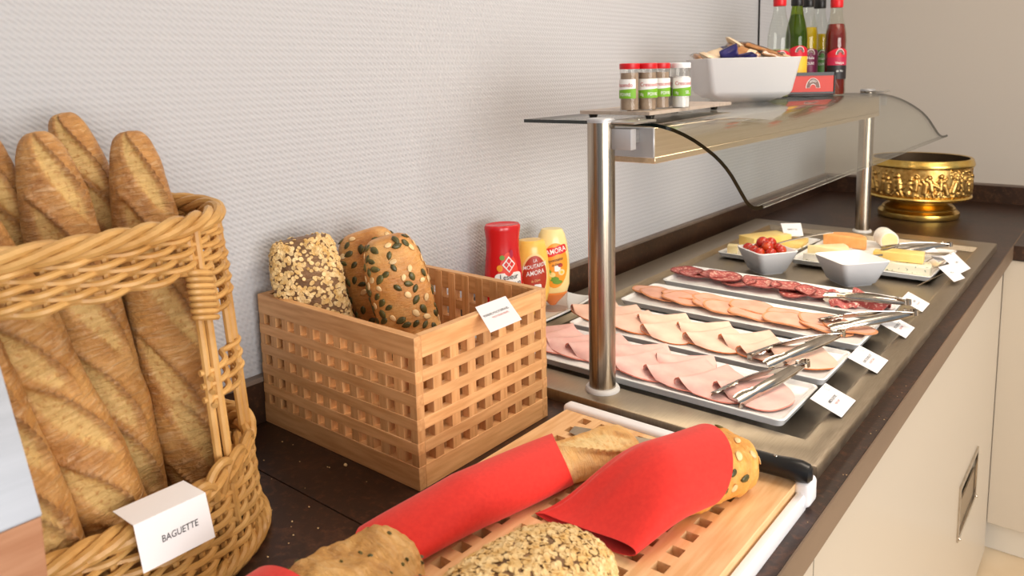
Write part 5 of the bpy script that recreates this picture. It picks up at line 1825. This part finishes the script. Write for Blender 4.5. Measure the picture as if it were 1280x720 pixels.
BG = [((0.102, -0.468, 0.018), (0.062, -0.548, 0.452), 'baguette standing at the back of the basket behind the tallest scored one', 0.032),
      ((0.178, -0.490, 0.020), (0.118, -0.506, 0.432), 'baguette at the right side of the basket, nearest the corner post', 0.0345),
      ((0.112, -0.592, 0.018), (0.085, -0.632, 0.442), 'baguette at the back left, tip cut off by the picture edge', 0.032),
      ((0.180, -0.552, 0.020), (0.124, -0.596, 0.438), 'tall scored baguette in the middle of the basket', 0.0350),
      ((0.232, -0.582, 0.022), (0.176, -0.704, 0.430), 'baguette slanting down from the left towards the card', 0.0345),
      ((0.246, -0.648, 0.024), (0.222, -0.720, 0.350), 'baguette low at the front left of the basket', 0.0330)]
for k, (o0, t0, lab, r) in enumerate(BG):
    L_ = (Vector(t0) - Vector(o0)).length
    fa = facing(o0, t0)
    R = random.Random(30 + k)
    sgn = 1 if fa > 0 else -1
    scs = [(L_ * f + R.uniform(-0.008, 0.008), fa + sgn * (0.22 - 0.35 * ((i + k) % 2) + R.uniform(-.12, .12)), 0.056, 0.0108, sgn * -0.40) for i, f in enumerate((0.06, 0.22, 0.39, 0.56, 0.73, 0.885))]
    lf = Loaf(L_, 2 * r, 2 * r * 0.92, 10 + k, p=3.0, e=2.15, amp=0.0028, ns=12, taper=0.10, bend=R.uniform(-0.006, 0.006), scores=scs, nz=170, nt=72)
    bread('baguette', lab, lf, o0, t0, M['baguette'], cat='baguette', group='baguettes in the wicker basket')

# folded BAGUETTE card hung on the lower border
t = thing('baguette_card', 'white folded card reading BAGUETTE on the front border of the wicker basket', 'card', (0.3045, -0.580, 0.107))
A0, A1 = Vector((-0.0045, -0.034, 0.004)), Vector((-0.0045, 0.031, 0.004))
B0, B1 = A0 + Vector((-0.031, -0.003, 0.003)), A1 + Vector((-0.031, -0.004, 0.003))
C0, C1 = A0 + Vector((0.004, 0.003, -0.044)), A1 + Vector((0.004, 0.004, -0.044))
for nm, (p, q, r_, s_) in (('front_panel', (C0, C1, A1, A0)), ('top_flap', (A0, A1, B1, B0))):
    o = obj(nm, MB().sheet(lambda a, b, p=p, q=q, r_=r_, s_=s_: (p * (1 - a) + q * a) * (1 - b) + (s_ * (1 - a) + r_ * a) * b, 2, 2, 0.0005), M['paper'], t)
    if nm == 'front_panel':
        X = (C1 - C0).normalized()
        Y = (A0 - C0)
        Y = (Y - X * Y.dot(X)).normalized()
        nn = X.cross(Y)
        cen = (C0 + C1 + A0 + A1) / 4
        obj('lettering', MB().text('BAGUETTE', 0.0088, lambda x, y: cen + X * (x + 0.004) + Y * (y - 0.001) + nn * 0.0006, squash=0.78), M['ink'], o)

# wooden bin with a sloping metal lid, cut by the left edge of the picture
bn = thing('bread_bin', 'wooden bin with a sloping brushed metal lid at the left edge', 'bin', (0.350, -0.82, 0.0))
obj('wooden_box', MB().box(-0.055, 0.0390, -0.16, 0.1120, 0.0, 0.1985, 0.0015), mat('bin_wood', lin(166, 116, 84), 0.5, col2=lin(180, 132, 100), nscale=20, stretch=(8, 0.8, 8), bump=0.05, bscale=50), bn)
mb = MB()
pr = [(0.0390, 0.1990), (0.0390, 0.2010), (-0.018, 0.3080), (-0.055, 0.3080), (-0.055, 0.1990)]
n = len(pr)
mb.add([(x, -0.16, z) for x, z in pr] + [(x, 0.1120, z) for x, z in pr], [tuple(range(n)), tuple(reversed(range(n, 2 * n)))] + [((k + 1) % n, k, n + k, n + (k + 1) % n) for k in range(n)])
obj('metal_lid', mb, mat('bin_lid', lin(172, 176, 184), 0.45, 0.5, col2=lin(164, 168, 176), nscale=20, stretch=(1, 0.2, 6)), bn)

# ================================================================== bread board in its white tray
TX0, TX1, TY0, TY1 = 0.352, 0.6815, -0.600, -0.0465
wt_ = thing('board_tray', 'white plastic crumb tray under the bread board', 'tray', (0.516, -0.32, 0.0001))
oo = (-0.516, 0.32, 0)
mb = MB()
mb.box(TX0, TX1, TY0, TY1, 0.0, 0.0035, 0.0012, seg=1)
obj('tray_floor', mb, M['white_tray'], wt_, oo)
prof = [(0.0, 0.0), (0.0015, 0.017), (0.0, 0.0205), (-0.004, 0.0215), (-0.0075, 0.0205), (-0.0085, 0.0040)]
for (xe, sg_) in ((TX1, 1), (TX0, -1)):
    mb = MB()
    n = len(prof)
    V = [(xe + sg_ * px, TY0 + 0.004, pz) for px, pz in prof] + [(xe + sg_ * px, TY1 - 0.020, pz) for px, pz in prof]
    mb.add(V, [tuple(range(n)), tuple(reversed(range(n, 2 * n)))] + [((k + 1) % n, k, n + k, n + (k + 1) % n) for k in range(n)])
    if sg_ < 0:
        mb.f = [tuple(reversed(q)) for q in mb.f]
    obj('side_rim', mb, M['white_tray'], wt_, oo)
obj('back_lip', MB().box(TX0 + 0.001, TX1 + 0.002, -0.0664, -0.0465, 0.003, 0.0355, 0.006, seg=4), M['white_tray'], wt_, oo)
obj('corner_spout', MB().box(TX1 - 0.012, TX1 + 0.006, -0.074, -0.0455, 0.004, 0.0345, 0.006, seg=4), M['white_tray'], wt_, oo)
obj('front_lip', MB().box(TX0 + 0.001, TX1, TY0, TY0 + 0.012, 0.003, 0.03, 0.004, seg=3), M['white_tray'], wt_, oo)

bxs = [0.4012 + 0.0278 * k for k in range(9)]
bys = [-0.0835 - 0.0295 * k for k in range(16)][::-1]
hx, hy = 0.0070, 0.0072
us = [0.3608] + [q for c_ in bxs for q in (c_ - hx, c_ + hx)] + [0.6715]
vs_ = [-0.5860] + [q for c_ in bys for q in (c_ - hy, c_ + hy)] + [-0.0672]
holes = {(2 * i + 1, 2 * j + 1) for i in range(9) for j in range(16)}
bd = obj('bread_board', MB().holed(us, vs_, holes, 0.0205, lambda u, v, w: (u - 0.516, v + 0.32, w)), M['board'], loc=(0.516, -0.32, 0.0096), angle=30)
tag(bd, 'slotted wooden bread board with rows of square holes', 'board')
BZ = 0.0302

# bread knife
kn = thing('bread_knife', 'serrated bread knife with a black handle lying under the wrapped breads', 'knife', (0.56, -0.088, BZ))
KA, KB = Vector((0.405 - 0.56, -0.121 + 0.088, 0.0028)), Vector((0.600 - 0.56, -0.082 + 0.088, 0.0105))
kd = (KB - KA).normalized()
ks = Vector((kd.y, -kd.x, 0))                 # towards the camera: the serrated side
K = 66
mbk = MB()
T_, B_ = [], []
for k in range(K + 1):
    a = k / K
    p = KA + (KB - KA) * a
    w0 = 0.013 * min(1.0, 0.35 + a * 7)
    serr = 0.0009 * abs(math.sin(a * K / 2 * PI / 2 * 1.0)) if a < 0.94 else 0
    T_.append(p - ks * 0.013)
    B_.append(p + ks * (w0 - serr))
V = []
for up_ in (0.0009, -0.0009):
    V += [p + Vector((0, 0, up_)) for p in T_] + [p + Vector((0, 0, up_ * 0.25)) for p in B_]
n = K + 1
F = []
for k in range(K):
    F += [(k, n + k, n + k + 1, k + 1), (2 * n + k + 1, 3 * n + k + 1, 3 * n + k, 2 * n + k), (k + 1, 2 * n + k + 1, 2 * n + k, k), (n + k, 3 * n + k, 3 * n + k + 1, n + k + 1)]
F += [(0, 2 * n, 3 * n, n), (n - 1, 2 * n - 1, 4 * n - 1, 3 * n - 1)]
mbk.add(V, F)
obj('blade', mbk, M['steel'], kn)
hp = [KB + kd * d for d in (-0.012, 0.0, 0.015, 0.032, 0.050, 0.066, 0.078, 0.086, 0.0895)]
hp = [p + Vector((0, 0, dz)) + ks * dx for p, dz, dx in zip(hp, (0.002, 0.003, 0.004, 0.003, 0.002, 0.002, 0.001, 0.0, 0.0), (0, 0, -.001, -.001, .0005, .002, .003, .0035, .0035))]
obj('handle', MB().tube(hp, [0.0075, 0.0105, 0.0118, 0.0115, 0.0112, 0.0118, 0.0122, 0.0105, 0.006], 16), M['handle'], kn)
for q in (2, 4):
    obj('rivet', MB().lathe([(0.0024, 0.0), (0.0022, 0.0006)], 10, tuple(hp[q] + Vector((0, 0, 0.0112)))), M['chrome'], kn)


# breads wrapped in red napkins, all lying on the board
def wrap_shell(Lw, rx, ry, cut0, cut1, seed, crease=0.0, nu=48, nv=76, wav=0.0012, overlap=0.5):
    """rolled napkin lying along local z (0..Lw), local y up, y = 0 on the board; rx(k), ry(k) half width and half height along the roll"""
    R = random.Random(seed)
    ph = [R.uniform(0, 6) for _ in range(6)]

    def f(a, b):
        an = -PI / 2 + (2 * PI + overlap) * b
        z0, z1 = cut0(an), Lw + cut1(an)
        z = z0 + (z1 - z0) * a
        k = (z / Lw)
        r = 1 + 0.03 * (b - 0.5)
        w = wav * (math.sin(2 * an + ph[0] + 30 * z) + 0.7 * math.sin(3 * an + ph[1] - 22 * z))
        if crease:
            e = math.exp(-((k - 0.25) / 0.28) ** 2)
            w += crease * e * (math.exp(-((an - 0.75 - 5 * z) / 0.20) ** 2) - 0.8 * math.exp(-((an - 0.40 - 5 * z) / 0.22) ** 2) + 0.5 * math.exp(-((an - 1.35 - 4 * z) / 0.2) ** 2))
        X, Yh = rx(k), ry(k)
        y = (Yh * r + w * min(1.0, Yh / 0.02)) * math.sin(an) + Yh
        return ((X * r + w) * math.cos(an), max(0.0004 + 0.0006 * b, y), z)
    return MB().sheet(f, nu, nv, 0.0006)


def lying(start, end, h):
    """frame for something lying on the board: local z along the axis, local y up; h = height of the axis above the board"""
    a, b = Vector((start[0], start[1], BZ + h)), Vector((end[0], end[1], BZ + h))
    d = (b - a).normalized()
    x = d.cross(Vector((0, 0, -1))) * -1
    y = Vector((0, 0, 1))
    x = y.cross(d)
    return Matrix(((x.x, y.x, d.x, a.x), (x.y, y.y, d.y, a.y), (x.z, y.z, d.z, a.z), (0, 0, 0, 1))), (b - a).length


def lying_bread(name, label, start, end, h, loaf_kw, mt, seed, group='breads on the board'):
    F_, L_ = lying(start, end, h)
    lf = Loaf(L_, seed=seed, **loaf_kw)
    t = thing(name, label, 'bread', F_, group=group)
    mb, S = lf.mesh()
    return t, obj('crust', mb, mt, t, attrs={'score': S, 'ear': lf.E}, angle=180), lf


# A: piece of baguette in a long napkin roll
SA, EA = (0.446, -0.275), (0.490, -0.128)
lying_bread('baguette_piece', 'pale baguette end sticking out of the flat red napkin', SA, EA, 0.0195, dict(W=0.060, H=0.038, p=7, e=2.2, amp=0.0035, ns=22, nz=120, scores=[(0.10, 1.9, 0.055, 0.014, 0.35)]), M['pale_crust'], 41)
F_, L_ = lying((0.410, -0.452), (0.462, -0.218), 0.0)
o = obj('paper_napkin', wrap_shell(L_, lambda k: 0.038 - 0.002 * k, lambda k: 0.013 + 0.0120 * min(1.0, max(0.0, k) / 0.45) ** 0.8, lambda an: 0.006 - 0.020 * math.sin(an) + 0.012 * math.cos(an), lambda an: 0.020 * math.cos(an) - 0.010 * math.sin(an), 1, wav=0.0006), M['napkin'], loc=F_, angle=70)
tag(o, 'red paper napkin rolled around the pale baguette piece, nearest the crate', 'napkin', 'red napkins on the board')
# B: seeded loaf end in a cone of napkin
SB, EB_ = (0.572, -0.222), (0.614, -0.098)
t, b, lf = lying_bread('seeded_loaf_piece', 'orange-brown seeded loaf end sticking out of the wide red napkin', SB, EB_, 0.0290, dict(W=0.082, H=0.058, p=7, e=2.5, amp=0.0065, ns=24, nz=120, nt=80), M['seed_crust_pale'], 42)
scatter_seeds(b, lf, 30, 0.35, 0.985, -0.2, 3.3, 21, 0.5, 0.013)
F_, L_ = lying((0.538, -0.308), (0.597, -0.160), 0.0)
o = obj('paper_napkin', wrap_shell(L_, lambda k: 0.058 - 0.010 * k, lambda k: 0.0035 + 0.0315 * (0.5 - 0.5 * math.cos(PI * min(1.0, max(0.0, k * 1.3 + 0.06)))), lambda an: 0.012 - 0.020 * math.cos(an), lambda an: 0.006 + 0.022 * math.sin(an + 0.3), 2, crease=0.006, wav=0.0012), M['napkin'], loc=F_, angle=70)
tag(o, 'wide red paper napkin wrapped around the seeded loaf end', 'napkin', 'red napkins on the board')
# C: crusty roll at the lower left
t, b, lf = lying_bread('crusty_roll', 'speckled crusty bread at the near left of the board', (0.462, -0.590), (0.450, -0.446), 0.029, dict(W=0.094, H=0.066, p=2.6, e=2.2, amp=0.0085, ns=26, nz=110, nt=80), M['roll_crust'], 43)
mbs = MB()
R = random.Random(77)
for _ in range(26):
    tt, a = R.uniform(0.35, 0.97), R.uniform(0.1, 3.1)
    P, nn = lf.normal(tt, a)
    mbs.blob(tuple(P), R.uniform(.0015, .0035), R.uniform(.001, .002), R.uniform(.001, .003), 6, 4)
o = obj('dark_grains', mbs, M['pumpkin_seed'], t)
o['kind'] = 'stuff'
F_, L_ = lying((0.444, -0.592), (0.440, -0.556), 0.0)
o = obj('paper_napkin', wrap_shell(L_, lambda k: 0.056, lambda k: 0.033, lambda an: 0, lambda an: 0.004 * math.cos(an), 3), M['napkin'], loc=F_, angle=70)
tag(o, 'red paper napkin around the speckled crusty bread, cut by the lower edge', 'napkin', 'red napkins on the board')
# D: oat loaf at the lower middle
t, b, lf = lying_bread('oat_loaf', 'brown oat-flake loaf at the near middle of the board', (0.578, -0.535), (0.584, -0.350), 0.033, dict(W=0.120, H=0.074, p=2.6, e=2.2, amp=0.003, ns=18, nz=90), M['dark_crust'], 44)
o = obj('oat_flakes', oat_flakes(lf, 1900, 0.30, 0.975, 0.02, 3.1, 14, 0.0022, 0.0038), M['oat'], t)
o['kind'] = 'stuff'
F_, L_ = lying((0.560, -0.575), (0.562, -0.505), 0.0)
o = obj('paper_napkin', wrap_shell(L_, lambda k: 0.064, lambda k: 0.037, lambda an: 0, lambda an: 0.008 * math.cos(an - 2.2), 4), M['napkin'], loc=F_, angle=70)
tag(o, 'red paper napkin around the oat-flake loaf, cut by the lower edge', 'napkin', 'red napkins on the board')

# crumbs on the worktop
mb = MB()
R = random.Random(9)
for _ in range(46):
    x, y, r = R.uniform(0.02, 0.34), R.uniform(-0.52, -0.31), R.uniform(0.0006, 0.0014)
    mb.blob((x, y, r * 0.6), r, r * 0.8, r * 0.6, 6, 4)
for _ in range(14):
    x, y, r = R.uniform(0.684, 0.697), R.uniform(-0.4, 0.4), R.uniform(0.0005, 0.001)
    mb.blob((x, y, r * 0.6), r, r * 0.8, r * 0.6, 6, 4)
mb.blob((0.196, -0.312, 0.0024), 0.0028, 0.0022, 0.0022, 8, 5)
o = obj('bread_crumbs', mb, M['flake'], loc=(0, 0, 0))
tag(o, 'bread crumbs scattered on the dark worktop', 'crumbs')
o['kind'] = 'stuff'
